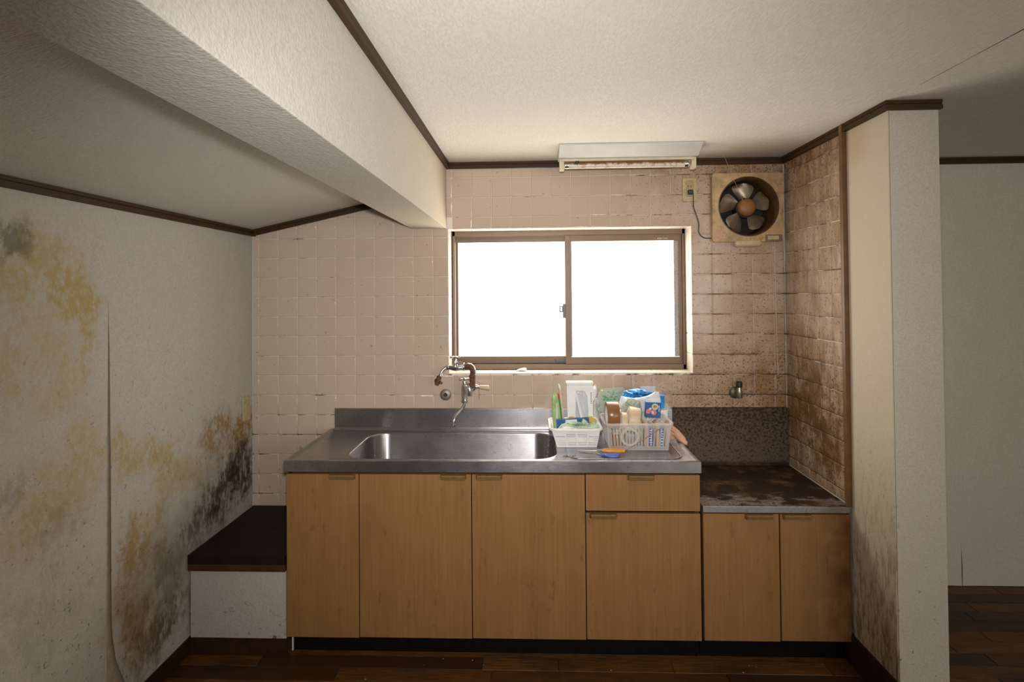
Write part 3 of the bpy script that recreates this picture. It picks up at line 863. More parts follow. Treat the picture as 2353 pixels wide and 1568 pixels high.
# ------------------------------------------------------------------ cabinets
def handle(parent, x0, x1, ztop, yf=-.5505):
    g = G()
    pr = [(.0, 0), (-.017, 0), (-.019, -.003), (-.018, -.010), (-.012, -.0195), (-.004, -.0215), (0, -.021)]
    n = len(pr); vs = []
    for t, ins in ((0, .004), (.04, .0), (.96, .0), (1, .004)):
        for p, q in pr: vs.append((x0+(x1-x0)*t, yf+p*(1 if 0 < t < 1 else .55), ztop+q*(1 if 0 < t < 1 else .8)))
    fs = []
    for k in range(3):
        for i in range(n): fs.append((k*n+i, k*n+(i+1) % n, (k+1)*n+(i+1) % n, (k+1)*n+i))
    fs += [tuple(range(n))[::-1], tuple(range(3*n, 4*n))]
    g.raw(vs, fs)
    g.box((x0+.002, yf-.0203, ztop-.0155), (x1-.002, yf-.0165, ztop-.0135), .0006)
    put('handle', g, M_HANDLE, parent, 30, label='brown plastic pull at the top edge')
def door(parent, name, x0, x1, z0, z1, hx=None):
    o = put(name, G().box((x0+.0018, -.5505, z0), (x1-.0018, -.532, z1), .0018), M_LAM, parent)
    if hx: handle(o, hx[0], hx[1], z1+.001)
    return o
sc = thing('sink_cabinet', (1.224, -.27, ZF), 'tan wood-grain sink cabinet with four doors and a drawer', 'cabinet')
put('body', G().box((.387, -.531, .094), (2.068, -.02, .600)).box((.387, -.531, .600), (.405, -.02, .7645)).box((2.05, -.531, .6), (2.068, -.02, .7645)).box((.387, -.531, .735), (2.068, -.515, .7645)), M_DARK, sc, 0, label='dark carcass behind the doors')
put('kick_board', G().box((.395, -.500, ZF+.0005), (2.066, -.485, .0945)), M_KICK, sc, 0, label='black recessed kick board')
put('kick_edge', G().box((.389, -.506, ZF+.0005), (.3945, -.485, .0945)), M_CORE, sc, 0, label='pale end of the kick board')
door(sc, 'door', .385, .688, .093, .757, (.567, .673))
door(sc, 'door', .688, 1.150, .096, .757, (1.025, 1.129))
door(sc, 'door', 1.150, 1.610, .098, .757, (1.169, 1.275))
door(sc, 'door', 1.610, 2.069, .100, .604, (1.626, 1.734))
door(sc, 'drawer', 1.610, 2.069, .614, .758, (1.780, 1.885))
vc = thing('stove_cabinet', (2.36, -.27, ZF), 'lower tan wood-grain cabinet with two doors under the stove top', 'cabinet')
put('body', G().box((2.076, -.531, .100), (2.654, -.02, .612)), M_DARK, vc, 0, label='dark carcass behind the doors')
put('kick_board', G().box((2.072, -.500, ZF+.0005), (2.654, -.485, .1005)), M_KICK, vc, 0, label='black recessed kick board')
door(vc, 'door', 2.076, 2.377, .102, .605, (2.243, 2.351))
door(vc, 'door', 2.379, 2.655, .105, .605, (2.390, 2.498))

# low platform in the left corner
pf = thing('corner_platform', (.17, -.27, ZF), 'low box platform with dark brown top beside the cabinet', 'platform')
put('top_board', G().box((XL+.006, -.553, .385), (.380, -.003, .421), .002), M_STEPTOP, pf)
put('edge_strip', G().box((XL+.006, -.551, .356), (.380, -.53, .3845), .002), M_STEPEDGE, pf)
put('front_panel', G().box((XL+.012, -.540, .080), (.380, -.525, .3555)), M_STEPPANEL, pf, 0, label='white papered front panel')
put('base_strip', G().box((XL+.010, -.543, ZF+.0005), (.384, -.53, .0795), .001), M_BASE, pf, label='dark brown base strip')

# ------------------------------------------------------------------ faucet
fc = thing('wall_faucet', (1.07, 0, 1.0), 'double chrome wall tap with rusty riser pipe above the sink', 'faucet')
put('flange', G().lathe([(.026, 0), (.026, .003), (.018, .009), (.013, .010)], (1.088, -.001, 1.020), (0, -1, 0), 20), M_CHROME, fc)
g = G().tube([(1.088, -.008, 1.020), (1.088, -.055, 1.018)], .0125, 14)
g.lathe([(.010, -.030), (.0165, -.027), (.0175, -.01), (.0165, .012), (.013, .02)], (1.088, -.068, 1.018), (0, 0, 1), 16)
g.tube([(1.085, -.070, 1.016), (1.074, -.085, 1.022), (1.068, -.092, 1.030)], [.013, .014, .014], 12)
g.lathe([(.010, .055), (.0115, .050), (.0115, .035), (.0155, .030), (.0165, .0), (.0150, -.03), (.017, -.040), (.017, -.047), (.011, -.053)], (1.068, -.094, 1.012), (0, 0, 1), 18)
put('tap_body', g, M_CHROME, fc)
g = G().tube([(1.068, -.094, .965), (1.066, -.098, .950), (1.056, -.108, .930), (1.038, -.130, .912), (1.026, -.144, .898), (1.021, -.150, .880), (1.020, -.151, .868)], [.0075, .0075, .0085, .0095, .0095, .0085, .0080], 14)
g.lathe([(.0095, 0), (.0095, .010), (.007, .011)], (1.020, -.151, .860), (0, 0, 1), 14)
put('spout', g, M_CHROME, fc)
def cross_handle(o_, yaw, R_):
    g = G().lathe([(.006, -.014), (.0065, 0), (.009, .002), (.009, .008), (.005, .0105)], o_, (0, 0, 1), 14)
    for k in range(4):
        a = yaw+k*PI/2
        d = Vector((math.cos(a), math.sin(a), 0)); c = Vector(o_)+Vector((0, 0, .005))
        g.tube([c+d*.004, c+d*R_*.55, c+d*R_*.85, c+d*R_], [.0038, .0042, .0056, .0035], 8)
    return g
put('handle', cross_handle((1.068, -.094, 1.070), .3, .027), M_CHROME, fc, label='chrome cross handle of the lower tap')
g = G().tube([(1.100, -.070, 1.030), (1.120, -.074, 1.036)], .0085, 12).lathe([(.011, 0), (.012, .005), (.010, .014), (.005, .020), (.004, .026)], (1.116, -.073, 1.035), (1, -.1, -.05), 14)
put('side_valve', g, M_CHROME, fc)
put('valve_knob', G().tube([(1.139, -.076, 1.034), (1.141, -.076, 1.034), (1.186, -.082, 1.030), (1.188, -.082, 1.030)], [.004, .0085, .0125, .011], 12), M_LAMPY, fc, label='ivory plastic knob')
put('drip_wire', G().tube([(1.137, -.078, 1.030), (1.138, -.079, 1.0), (1.136, -.079, .985), (1.139, -.079, .972)], .0010, 5), M_RUST, fc)
g = G().tube([(1.104, -.068, 1.035), (1.104, -.068, 1.078)], .0150, 14).lathe([(.0165, 0), (.0165, .010)], (1.104, -.068, 1.080), (0, 0, 1), 14)
g.tube([(1.104, -.068, 1.085), (1.106, -.068, 1.108), (1.103, -.068, 1.122), (1.094, -.068, 1.132), (1.080, -.068, 1.135), (1.066, -.068, 1.133)], [.0125, .0130, .0135, .0135, .0130, .0125], 14)
put('riser_pipe', g, M_RUST, fc, label='rust-brown riser pipe and elbow')
put('elbow_cover', G().tube([(1.1175, -.070, 1.098), (1.1170, -.070, 1.115), (1.1110, -.070, 1.131), (1.098, -.070, 1.143), (1.082, -.070, 1.1455)], .005, 8), M_CHROME, fc)
g = G().lathe([(.020, 0), (.0205, .002), (.020, .005)], (1.066, -.068, 1.131), (-1, 0, 0), 20)
g.tube([(1.062, -.068, 1.131), (1.045, -.068, 1.127), (1.020, -.068, 1.125), (.996, -.068, 1.127), (.982, -.068, 1.128)], [.010, .0125, .0150, .0110, .0100], 14)
g.lathe([(.0135, 0), (.0125, .012), (.010, .018), (.0095, .034), (.006, .037), (.0055, .044)], (1.020, -.068, 1.130), (0, 0, 1), 16)
g.tube([(1.030, -.068, 1.150), (1.056, -.068, 1.152)], .005, 8)
put('upper_valve', g, M_CHROME, fc)
put('handle', cross_handle((1.019, -.068, 1.174), .5, .027), M_CHROME, fc, label='chrome cross handle of the upper valve')
g = G().lathe([(.0115, 0), (.0120, .004), (.0115, .012)], (.988, -.068, 1.128), (-1, 0, 0), 14)
g.tube([(.984, -.068, 1.128), (.972, -.070, 1.126), (.960, -.074, 1.118), (.952, -.078, 1.106), (.947, -.080, 1.092)], .0080, 12)
g.lathe([(.013, 0), (.013, .006), (.009, .010)], (.948, -.080, 1.088), (-.3, 0, 1), 14)
put('upper_spout', g, M_CHROME, fc)
g = G().lathe([(.008, -.03), (.0105, -.028), (.0105, -.014), (.015, -.012), (.015, -.002), (.012, 0), (.012, .014)], (.938, -.080, 1.072), (.35, 0, 1), 10)
g.box((.918, -.088, 1.058), (.936, -.072, 1.072), .003); g.box((.940, -.088, 1.050), (.958, -.072, 1.060), .003)
put('hose_connector', g, M_RUST2, fc, label='corroded brown hose connector')
wf = thing('pipe_cover', (.961, -.001, .982), 'round grey cover plate with a dark hole beside the tap', 'pipe cover')
put('plate', G().lathe([(.0285, 0), (.0285, .004), (.022, .009), (.010, .010), (.0085, .004)], (.961, -.001, .982), (0, -1, 0), 28), plain('dull_zinc', (.27, .24, .21), .5, .7), wf)
put('hole_plug', G().lathe([(.0085, .004), (.0085, .0065), (.004, .0062)], (.961, -.001, .982), (0, -1, 0), 16), M_BLACKPL, wf)
gc = thing('gas_cock', (2.405, -.001, .99), 'small grimy gas cock with black cap above the stove splash plate', 'gas cock')
g = G().lathe([(.029, 0), (.029, .004), (.024, .010), (.014, .014)], (2.403, -.001, .991), (0, -1, 0), 24)
put('flange', g, plain('grimy_metal', (.12, .105, .075), .45, .6, .3, 40), gc)
g = G().lathe([(.010, -.02), (.0135, -.018), (.015, 0), (.0135, .018), (.0115, .022), (.011, .034)], (2.412, -.036, .992), (0, 0, 1), 16)
g.tube([(2.409, -.010, .992), (2.412, -.036, .992)], .012, 12); g.box((2.412, -.045, .972), (2.430, -.028, .978), .002); g.box((2.420, -.044, 1.002), (2.431, -.03, 1.012), .002)
put('valve_body', g, plain('grimy_nickel', (.30, .27, .20), .3, .8, .3, 50), gc)
put('cap', G().lathe([(.0135, 0), (.0145, .002), (.0150, .012), (.0145, .026), (.011, .029)], (2.412, -.036, 1.022), (0, 0, 1), 18), M_BLACKPL, gc)

# ------------------------------------------------------------------ extractor fan
fx, fz, FR = 2.473, 1.911, .149
fn = thing('ventilation_fan', (fx, 0, fz-.17), 'square grease-stained extractor fan with five blades in the corner', 'fan')
g = G().plate(rrect(2.296, 2.642, 1.737, 2.076, .014, 5), [circ(fx, fz, FR, 48)], XZ(-.030), .004)
for lo_, hi_ in (((2.296, -.027, 1.750), (2.300, -.001, 2.063)), ((2.638, -.027, 1.750), (2.642, -.001, 2.063)), ((2.309, -.027, 1.737), (2.629, -.001, 1.741)), ((2.309, -.027, 2.072), (2.629, -.001, 2.076))): g.box(lo_, hi_)
put('face_plate', g, M_FANPL, fn, 30)
g = G()
prof = [(FR, -.030), (FR-.004, -.031), (FR-.008, -.026), (FR-.012, .0), (FR-.016, .06), (FR-.016, .14)]
vs, fs = [], []; nn = 48
for r, y_ in prof:
    for i in range(nn): a = 2*PI*i/nn; vs.append((fx+r*math.cos(a), y_, fz+r*math.sin(a)))
for k in range(len(prof)-1):
    for i in range(nn): fs.append((k*nn+i, k*nn+(i+1) % nn, (k+1)*nn+(i+1) % nn, (k+1)*nn+i))
g.raw(vs, fs)
put('shroud_ring', g, M_FANRING, fn, 40, label='dark brown greasy shroud ring')
g = G().lathe([(FR-.014, 0), (FR-.014, .004)], (fx, .136, fz), (0, 1, 0), 32)
sh = put('shutter', g, M_FANDARK, fn, 0)
for k in range(5): put('shutter_slat', G().box((fx-.115, .128, fz-.11+k*.045), (fx+.115, .134, fz-.075+k*.045), .001), M_FANDARK, sh, 0)
g = G().lathe([(.050, 0), (.050, .02), (.034, .03), (.034, .10)], (fx+.004, .020, fz), (0, 1, 0), 24)
put('motor', g, M_FANDARK, fn)
put('hub', G().lathe([(.0445, .014), (.0445, .004), (.041, -.006), (.030, -.013), (.012, -.016)], (fx+.002, -.002, fz+.001), (0, 1, 0), 32), M_HUB, fn, 45, label='orange-brown round hub cap')
bl = None
for k in range(5):
    a = math.radians(88-72*k)
    nr, na = 9, 9; vs, fs = [], []
    for layer in (0, 1):
        for i in range(nr):
            r = .034+(.123-.034)*i/(nr-1)
            t = i/(nr-1)
            hw = .013+.038*math.sin(min(1, t*1.2)*PI/2)**1.3       # half width
            hw *= 1 if t < .72 else math.sqrt(max(.0, 1-((t-.72)/.30)**2))
            for j in range(na):
                s_ = -1+2*j/(na-1)
                off = s_*hw+.012*t
                pitch = s_*.012+.004*s_*s_
                x_ = fx+math.cos(a)*r-math.sin(a)*off; z_ = fz+math.sin(a)*r+math.cos(a)*off
                vs.append((x_, .028+pitch-.006*(1-s_*s_)*t+(.0012 if layer else 0), z_))
    o_ = nr*na
    for i in range(nr-1):
        for j in range(na-1):
            f = (i*na+j, i*na+j+1, (i+1)*na+j+1, (i+1)*na+j); fs += [f, tuple(q+o_ for q in f[::-1])]
    put('blade', G().raw(vs, fs), M_BLADE, fn, 60)
put('pull_handle', G().box((2.402, -.036, 1.712), (2.534, -.018, 1.746), .014, 4), plain('dirty_ivory', (.52, .41, .25), .45, 0, .2, 20, dirt=(.2, .12, .05)), fn, label='rounded ivory pull bar at the bottom')
put('rating_label', G().box((2.303, -.0312, 1.754), (2.356, -.0298, 1.779)), M_LABELP, fn, 0, label='faded pink printed label')
sw_ = put('switch_box', G().box((2.552, -.038, 1.738), (2.632, -.0295, 1.770), .002), plain('grey_brown_plastic', (.16, .13, .085), .5), fn)
put('switch_plate', G().box((2.560, -.0395, 1.745), (2.614, -.0375, 1.764), .001), M_IVORY, sw_)
put('pull_string', G().tube([(2.33, -.10, 2.157), (2.385, -.055, 2.06), (2.452, -.014, 1.94)], .0006, 5), M_CREAM, None, label='thin thread hanging from the ceiling to the fan hub', cat='thread')
pc = put('pull_cord', G().tube([(2.602, -.014, 1.738), (2.604, -.012, 1.5), (2.608, -.012, 1.2), (2.611, -.012, 1.075)], .0013, 6), M_CREAM, fn, label='long pale pull cord')
put('cord_knob', G().lathe([(.003, .012), (.007, .006), (.0075, 0), (.004, -.006)], (2.611, -.012, 1.066), (0, 0, 1), 12), M_HUB, pc)
# outlets and cord
ot = thing('wall_outlet', (2.192, 0, 1.94), 'yellowed two-socket outlet beside the extractor fan', 'outlet')
put('plate', G().box((2.157, -.009, 1.942), (2.227, -.001, 2.060), .003), M_IVORY, ot)
o_ = put('socket', G().box((2.174, -.0115, 1.966), (2.211, -.0085, 2.048), .0015), plain('aged_socket', (.36, .27, .13), .5), ot)
for z_ in (2.020, 2.020): pass
put('slots', G().box((2.183, -.0118, 2.012), (2.1855, -.0112, 2.024)).box((2.197, -.0118, 2.012), (2.1995, -.0112, 2.024)), M_BLACKPL, o_, 0)
cd_ = thing('power_cord', (2.2, -.03, 1.76), 'dark power cord plugged in beside the extractor fan', 'cord')
put('plug', G().box((2.180, -.030, 1.976), (2.206, -.0115, 1.999), .005, 3), M_BLACKPL, cd_)
cp = [(2.204, -.028, 1.982), (2.206, -.022, 1.955), (2.210, -.010, 1.915), (2.226, -.007, 1.868), (2.236, -.006, 1.830), (2.235, -.006, 1.795), (2.244, -.006, 1.773), (2.264, -.006, 1.760), (2.2955, -.008, 1.758)]
cm = []
for i in range(len(cp)-1):
    p0, p1, p2, p3 = (Vector(cp[max(0, min(len(cp)-1, q))]) for q in (i-1, i, i+1, i+2))
    for k in range(5):
        t = k/5; cm.append(.5*((2*p1)+(p2-p0)*t+(2*p0-5*p1+4*p2-p3)*t*t+(3*p1-p0-3*p2+p3)*t**3))
put('cable', G().tube(cm+[Vector(cp[-1])], .0024, 8), M_BLACKPL, cd_)
o2 = thing('wall_outlet', (XL, -.06, .86), 'ivory outlet plate on the mouldy left wall', 'outlet')
put('plate', G().box((XL+.001, -.104, .868), (XL+.008, -.034, .988), .0025), M_IVORY, o2)
put('socket', G().box((XL+.0075, -.086, .890), (XL+.0105, -.052, .966), .001), M_IVORY, o2)

# ------------------------------------------------------------------ fluorescent lamp
lp = thing('fluorescent_lamp', (1.846, -.22, 2.06), 'unlit white tube lamp on the ceiling above the window', 'lamp')
prf = [(-.338, 2.1565), (-.338, 2.150), (-.262, 2.111), (-.185, 2.111), (-.110, 2.150), (-.110, 2.1565)]
put('hood', G().prism(prf, (1.530, 0, 0), (2.163, 0, 0), (0, 1, 0), (0, 0, 1)), M_LAMPW, lp, 20)
put('channel', G().box((1.545, -.248, 2.099), (2.150, -.198, 2.1115), .002), M_LAMPY, lp)
put('tube', G().lathe([(.004, -.01), (.0135, -.006), (.0145, 0), (.0145, .562), (.0135, .568), (.004, .572)], (1.562, -.222, 2.083), (1, 0, 0), 20), M_TUBE, lp, 40)
for x_ in (1.568, 2.118): put('tube_cap', G().lathe([(.0150, 0), (.0152, .012), (.0148, .016)], (x_-.008, -.222, 2.083), (1, 0, 0), 20), M_CHROME, lp)
for x_ in (1.534, 2.138): put('tube_socket', G().box((x_, -.242, 2.060), (x_+.022, -.203, 2.112), .003), M_LAMPY, lp)
put('starter', G().lathe([(.008, 0), (.008, .012), (.006, .014)], (1.615, -.244, 2.099), (0, 0, -1), 12), M_BLACKPL, lp)

# ------------------------------------------------------------------ baskets on the worktop
def panel(g, A, B, C, D, nx, nz, hole):
    """wall panel of a basket: A,B bottom corners, C,D top corners; hole(i, j) leaves a slot open"""
    A, B, C, D = (Vector(q) for q in (A, B, C, D))
    idx = {}
    def V(i, j):
        if (i, j) not in idx:
            u, v = i/nx, j/nz
            idx[i, j] = g.bm.verts.new((A*(1-u)+B*u)*(1-v)+(D*(1-u)+C*u)*v)
        return idx[i, j]
    for i in range(nx):
        for j in range(nz):
            if not hole(i, j): g.bm.faces.new((V(i, j), V(i+1, j), V(i+1, j+1), V(i, j+1)))
def basket(name, bot, topr, z0, z1, mat, label, hole, nx, nz, rim=.008, th=.0016):
    (bx0, bx1, by0, by1), (tx0, tx1, ty0, ty1) = bot, topr
    t = thing(name, ((bx0+bx1)/2, (by0+by1)/2, z0), label, 'basket')
    cb = [(bx0, by0, z0), (bx1, by0, z0), (bx1, by1, z0), (bx0, by1, z0)]
    ct = [(tx0, ty0, z1), (tx1, ty0, z1), (tx1, ty1, z1), (tx0, ty1, z1)]
    for i in range(4):
        j = (i+1) % 4
        g = G(); panel(g, cb[i], cb[j], ct[j], ct[i], nx, nz, hole)
        o = put('side_wall', g, mat, t, 0)
        m = o.modifiers.new('thick', 'SOLIDIFY'); m.thickness = th
    put('base', G().box((bx0, by0, z0+.0002), (bx1, by1, z0+.0022)), mat, t, 0)
    rp = rrect(tx0-rim*.4, tx1+rim*.4, ty0-rim*.4, ty1+rim*.4, .022, 5)
    g = G(); vs, fs = [], []
    for d, dz in ((-.003, .002), (.0, .004), (rim, .003), (rim+.002, -.001), (rim+.001, -.006), (rim-.001, -.006), (rim-.001, .0), (-.003, .000)):
        for p in shr(rp, -d): vs.append((p[0], p[1], z1+dz))
    n_ = len(rp)
    for k in range(8):
        for i in range(n_): fs.append((k*n_+i, k*n_+(i+1) % n_, ((k+1) % 8)*n_+(i+1) % n_, ((k+1) % 8)*n_+i))
    g.raw(vs, fs); put('rim', g, mat, t, 50)
    return t
ZT = .8065
def hole_l(i, j):
    if j < 2 or j > 14 or j % 2: return False
    gI, k = divmod(i, 26)
    return 3 <= k <= 24 and k % 2 == 1 and not (gI in (0, 3) and j > 10)
basket('storage_basket', (1.510, 1.683, -.325, -.150), (1.484, 1.698, -.338, -.128), ZT, .890, M_WHITEPL, 'opaque white slotted basket at the sink edge', hole_l, 104, 18)
def hole_r(i, j): return 2 <= j <= 9 and i % 3 == 1 and 2 < i < 58
basket('storage_basket', (1.732, 1.986, -.372, -.185), (1.720, 2.000, -.378, -.170), ZT, .922, M_BASKET, 'translucent slotted basket full of tape rolls', hole_r, 60, 12)
basket('storage_basket', (1.800, 2.030, -.138, -.062), (1.790, 2.040, -.139, -.054), ZT, .930, M_WHITEPL, 'white plastic box behind the tape basket', lambda i, j: False, 4, 2, .006)

# contents of the white basket
def RotY(c, a): return Matrix.Translation(c) @ Matrix.Rotation(a, 4, 'Y') @ Matrix.Translation(-Vector(c))
def RotZ(c, a): return Matrix.Translation(c) @ Matrix.Rotation(a, 4, 'Z') @ Matrix.Translation(-Vector(c))
def RotX(c, a): return Matrix.Translation(c) @ Matrix.Rotation(a, 4, 'X') @ Matrix.Translation(-Vector(c))
zb = ZT+.003
t = thing('blister_pack', (1.616, -.24, zb), 'tall white boxed pack with clear front window', 'package')
put('box', G().plate([(1.560, .84), (1.676, .84), (1.674, 1.080), (1.556, 1.080)], [[(1.594, .87), (1.655, .87), (1.648, 1.02), (1.636, 1.045), (1.600, 1.045)]], XZ(-.262), .006).box((1.560, -.256, .84), (1.674, -.222, 1.078), .002), M_WHITEPL, t)
put('header_flap', G().box((1.554, -.266, 1.072), (1.676, -.218, 1.086), .003), M_WHITEPL, t)
put('clear_window', G().pillow([(1.592, .868), (1.657, .868), (1.650, 1.02), (1.637, 1.048), (1.598, 1.048)], -.262, .012, .1, 3), M_CLEARBAG, t)
put('wrapped_tool', G().tube([(1.640, -.2635, .86), (1.628, -.2635, .93), (1.612, -.2635, .99), (1.600, -.2635, 1.035)], [.020, .017, .012, .009], 10, .3), M_WHITESH, t)
g = G()
for k in range(9): g.box((1.664, -.2622, 1.035-k*.0058), (1.669, -.2618, 1.038-k*.0058))
put('fine_print', g, M_GREYPL, t, 0)
t = thing('packet', (1.505, -.24, zb), 'tall lime green sachet leaning in the white basket', 'packet')
o_ = put('sachet', G().pillow([(1.497, .85), (1.533, .85), (1.529, .92), (1.522, .98), (1.513, 1.024), (1.500, 1.036), (1.490, 1.024), (1.488, .95)], -.235, .014, .15, 5), M_GREENP, t)
put('printed_strip', G().pillow([(1.506, .87), (1.518, .87), (1.514, .99), (1.507, .985)], -.243, .004, .02, 6), M_CORE, o_)
t = thing('stick', (1.525, -.22, zb), 'flat green stick with red tip in the white basket', 'stick')
put('stick_body', G().tube([(1.541, -.222, .83), (1.530, -.222, .93), (1.522, -.222, 1.0)], .0055, 8, .5), M_GREEN, t)
put('stick_tip', G().tube([(1.522, -.222, 1.0), (1.519, -.222, 1.022), (1.518, -.222, 1.028)], [.0056, .0056, .003], 8, .5), M_RED, t)
t = thing('toothbrush', (1.54, -.2, zb), 'slim pale wrapped toothbrush beside the white pack', 'toothbrush')
put('brush_handle', G().tube([(1.548, -.205, .83), (1.538, -.205, .95), (1.528, -.205, 1.04)], [.0045, .005, .0045], 8), plain('pale_beige_plastic', (.52, .44, .36), .3), t)
put('brush_head', G().tube([(1.528, -.205, 1.04), (1.525, -.205, 1.055), (1.522, -.205, 1.067)], [.0045, .0055, .003], 8), M_PALEGRN, t)
put('paper_leaf', G().pillow([(1.678, .99), (1.690, 1.003), (1.698, 1.03), (1.696, 1.055), (1.690, 1.067), (1.678, 1.060)], -.225, .014, .1, 8), M_WHITESH, None, 60, label='white folded paper leaf beside the white pack', cat='paper')
put('plastic_bag', G().pillow([(1.682, .87), (1.705, .87), (1.716, .93), (1.714, .97), (1.704, .995), (1.694, 1.005), (1.686, .98)], -.19, .05, .3, 9), M_CLEARBAG, None, 60, label='crumpled clear bag squeezed between the two baskets', cat='bag')
t = put('card_box', G().box((1.507, -.292, .845), (1.655, -.272, .925), .001, 2, RotY((1.58, -.285, .9), -.06)), M_BLUE, None, 30, label='small blue card box low in the white basket', cat='box')
put('white_flash', G().box((1.548, -.2928, .906), (1.600, -.2918, .922), 0, 2, RotY((1.58, -.285, .9), -.06)), M_WHITESH, t, 0)
for k, (x_, z_) in enumerate(((1.578, .905), (1.664, .905))):
    put('round_cap', G().lathe([(.004, 0), (.022, .001), (.025, .006), (.025, .012)], (x_, -.268, z_), (0, 1, 0), 20), M_YELLOW, None, 40, label=('round yellow cap behind the left end of the blue box', 'round yellow cap behind the right end of the blue box')[k], cat='cap', group='yellow caps')
put('crumpled_wrapper', G().pillow([(1.512, .868), (1.60, .862), (1.694, .870), (1.697, .893), (1.680, .912), (1.668, .914), (1.655, .903), (1.640, .920), (1.625, .930), (1.617, .914), (1.590, .917), (1.560, .916), (1.528, .906), (1.514, .888)], -.308, .022, .5, 11), M_PALEGRN, None, 60, label='crumpled pale green wrapper at the front of the white basket', cat='wrapper')
put('folded_cloth', G().pillow([(1.520, .866), (1.66, .862), (1.664, .884), (1.60, .893), (1.545, .902), (1.524, .893)], -.327, .010, .15, 12), M_WHITEPL, None, 60, label='white folded cloth under the pale green wrapper', cat='cloth')

# contents of the translucent basket
def tape(c, R_, W, ax, mat, label, rin=.038, cat='tape roll'):
    ax = Vector(ax).normalized()
    t = thing('tape_roll', Vector(c)-Vector((0, 0, R_)), label, cat, 'tape rolls in the translucent basket')
    put('tape', G().lathe([(rin+.003, -W/2), (R_-.0008, -W/2), (R_, -W/2+.001), (R_, W/2-.001), (R_-.0008, W/2), (rin+.003, W/2), (rin+.003, -W/2)], c, ax, 44, False), mat, t, 40)
    put('core', G().lathe([(rin, -W/2-.0006), (rin+.003, -W/2-.0006), (rin+.003, W/2+.0006), (rin, W/2+.0006), (rin, -W/2-.0006)], c, ax, 36, False), M_CORE, t, 40)
    return t
tape((1.757, -.292, .942), .060, .052, (1, .02, .02), M_BROWN, 'upright roll of brown packing tape')
tape((1.806, -.290, .903), .050, .026, (1, -.04, -.10), M_CREAM, 'narrow upright roll of cream kraft tape')
tape((1.849, -.285, .920), .056, .048, (1, -.04, -.20), M_CREAM, 'wide upright roll of cream kraft tape')
tape((1.823, -.335, .862), .041, .046, (.0, 1, .06), M_CLEARTAPE, 'roll of clear tape seen end on through the basket wall', .031)
tape((1.776, -.300, .836), .034, .050, (0, 0, 1), M_BROWN, 'brown tape roll lying flat at the bottom of the basket', .02)
def wrapped(c0, c1, label, seed):
    t = thing('wrapped_roll', ((c0[0]+c1[0])/2, (c0[1]+c1[1])/2, c0[2]), label, 'paper roll', 'wrapped rolls in the translucent basket')
    put('roll', G().box(c0, c1, .012, 4), M_TAN, t)
    cx = (c0[0]+c1[0])/2+.004
    g = G().box((cx-.011, c0[1]-.0012, c0[2]+.008), (cx+.011, c0[1]+.004, c1[2]-.004), .001)
    lb = put('label_strip', g, M_NAVY, t)
    R_ = random.Random(seed); g = G()
    z_ = c0[2]+.016
    while z_ < c1[2]-.03:
        h = R_.uniform(.004, .009); g.box((cx-.007+R_.uniform(0, .004), c0[1]-.0018, z_), (cx+.003+R_.uniform(0, .004), c0[1]-.001, z_+h*.6)); z_ += h+.004
    put('label_print', g, M_WHITESH, lb, 0)
    put('film_end', G().pillow([(c0[0]+.004, c1[2]-.008), (c1[0]-.004, c1[2]-.008), (c1[0]-.008, c1[2]+.006), ((c0[0]+c1[0])/2, c1[2]+.014), (c0[0]+.008, c1[2]+.006)], (c0[1]+c1[1])/2-.01, .05, .5, seed), M_CLEARBAG, t, 60)
wrapped((1.890, -.352, zb), (1.932, -.262, .922), 'tan wrapped paper roll with blue label next to the clear tape', 21)
wrapped((1.938, -.352, zb), (1.982, -.262, .918), 'tan wrapped paper roll with blue label in the basket corner', 22)
Mx = RotY((1.942, -.27, .96), .05)
t = thing('product_box', (1.942, -.26, .92), 'small dark blue product box with pink and cream print', 'box')
bx = put('carton', G().box((1.909, -.275, .928), (1.977, -.250, .996), .0012, 2, Mx), M_BLUE, t)
put('round_seal', G().lathe([(.0145, 0), (.0145, .0008)], (1.951, -.275, .976), (0, -1, 0), 24), M_CREAMP, bx, 0)
put('pink_patch', G().plate([(1.911, .946), (1.911, .960), (1.918, .966), (1.928, .966), (1.932, .956), (1.928, .945)], [], XZ(-.2760), .001).plate(circ(1.945, .9505, .0125, 20), [], XZ(-.2760), .001), M_PINK, bx, 0)
put('cream_patch', G().plate([(1.932, .957), (1.940, .960), (1.947, .950), (1.944, .942), (1.936, .948)], [], XZ(-.2768), .0008).plate(circ(1.930, .9665, .006, 14), [], XZ(-.2768), .0008), M_CREAMP, bx, 0)
g = G(); R_ = random.Random(4)
for k in range(7): g.box((1.967+R_.uniform(-.001, .001), -.2764, .953+k*.0042), (1.971+R_.uniform(0, .002), -.2756, .9555+k*.0042), 0, 2)
put('white_print', g, M_WHITESH, bx, 0)
g = G()
for k in range(4): g.box((1.944+.0042*k, -.2764, .970), (1.9465+.0042*k, -.2758, .982))
put('seal_print', g, M_GREYPL, bx, 0)
put('plastic_bag', G().pillow([(1.80, .90), (1.905, .90), (1.905, .95), (1.895, .99), (1.86, 1.002), (1.835, .998), (1.815, .975)], -.208, .028, .4, 31), M_CLEARGRN, None, 60, label='crinkled greenish clear bag behind the cream tape', cat='bag')
put('plastic_bag', G().pillow([(1.800, .955), (1.815, 1.005), (1.832, .998), (1.870, .996), (1.905, .998), (1.945, 1.008), (1.978, 1.026), (1.992, 1.024), (2.000, .985), (2.000, .95), (1.92, .93), (1.85, .93)], -.172, .022, .2, 32), M_WHITESH, None, 60, label='white plastic bag draped over the middle of the tape basket', cat='bag')
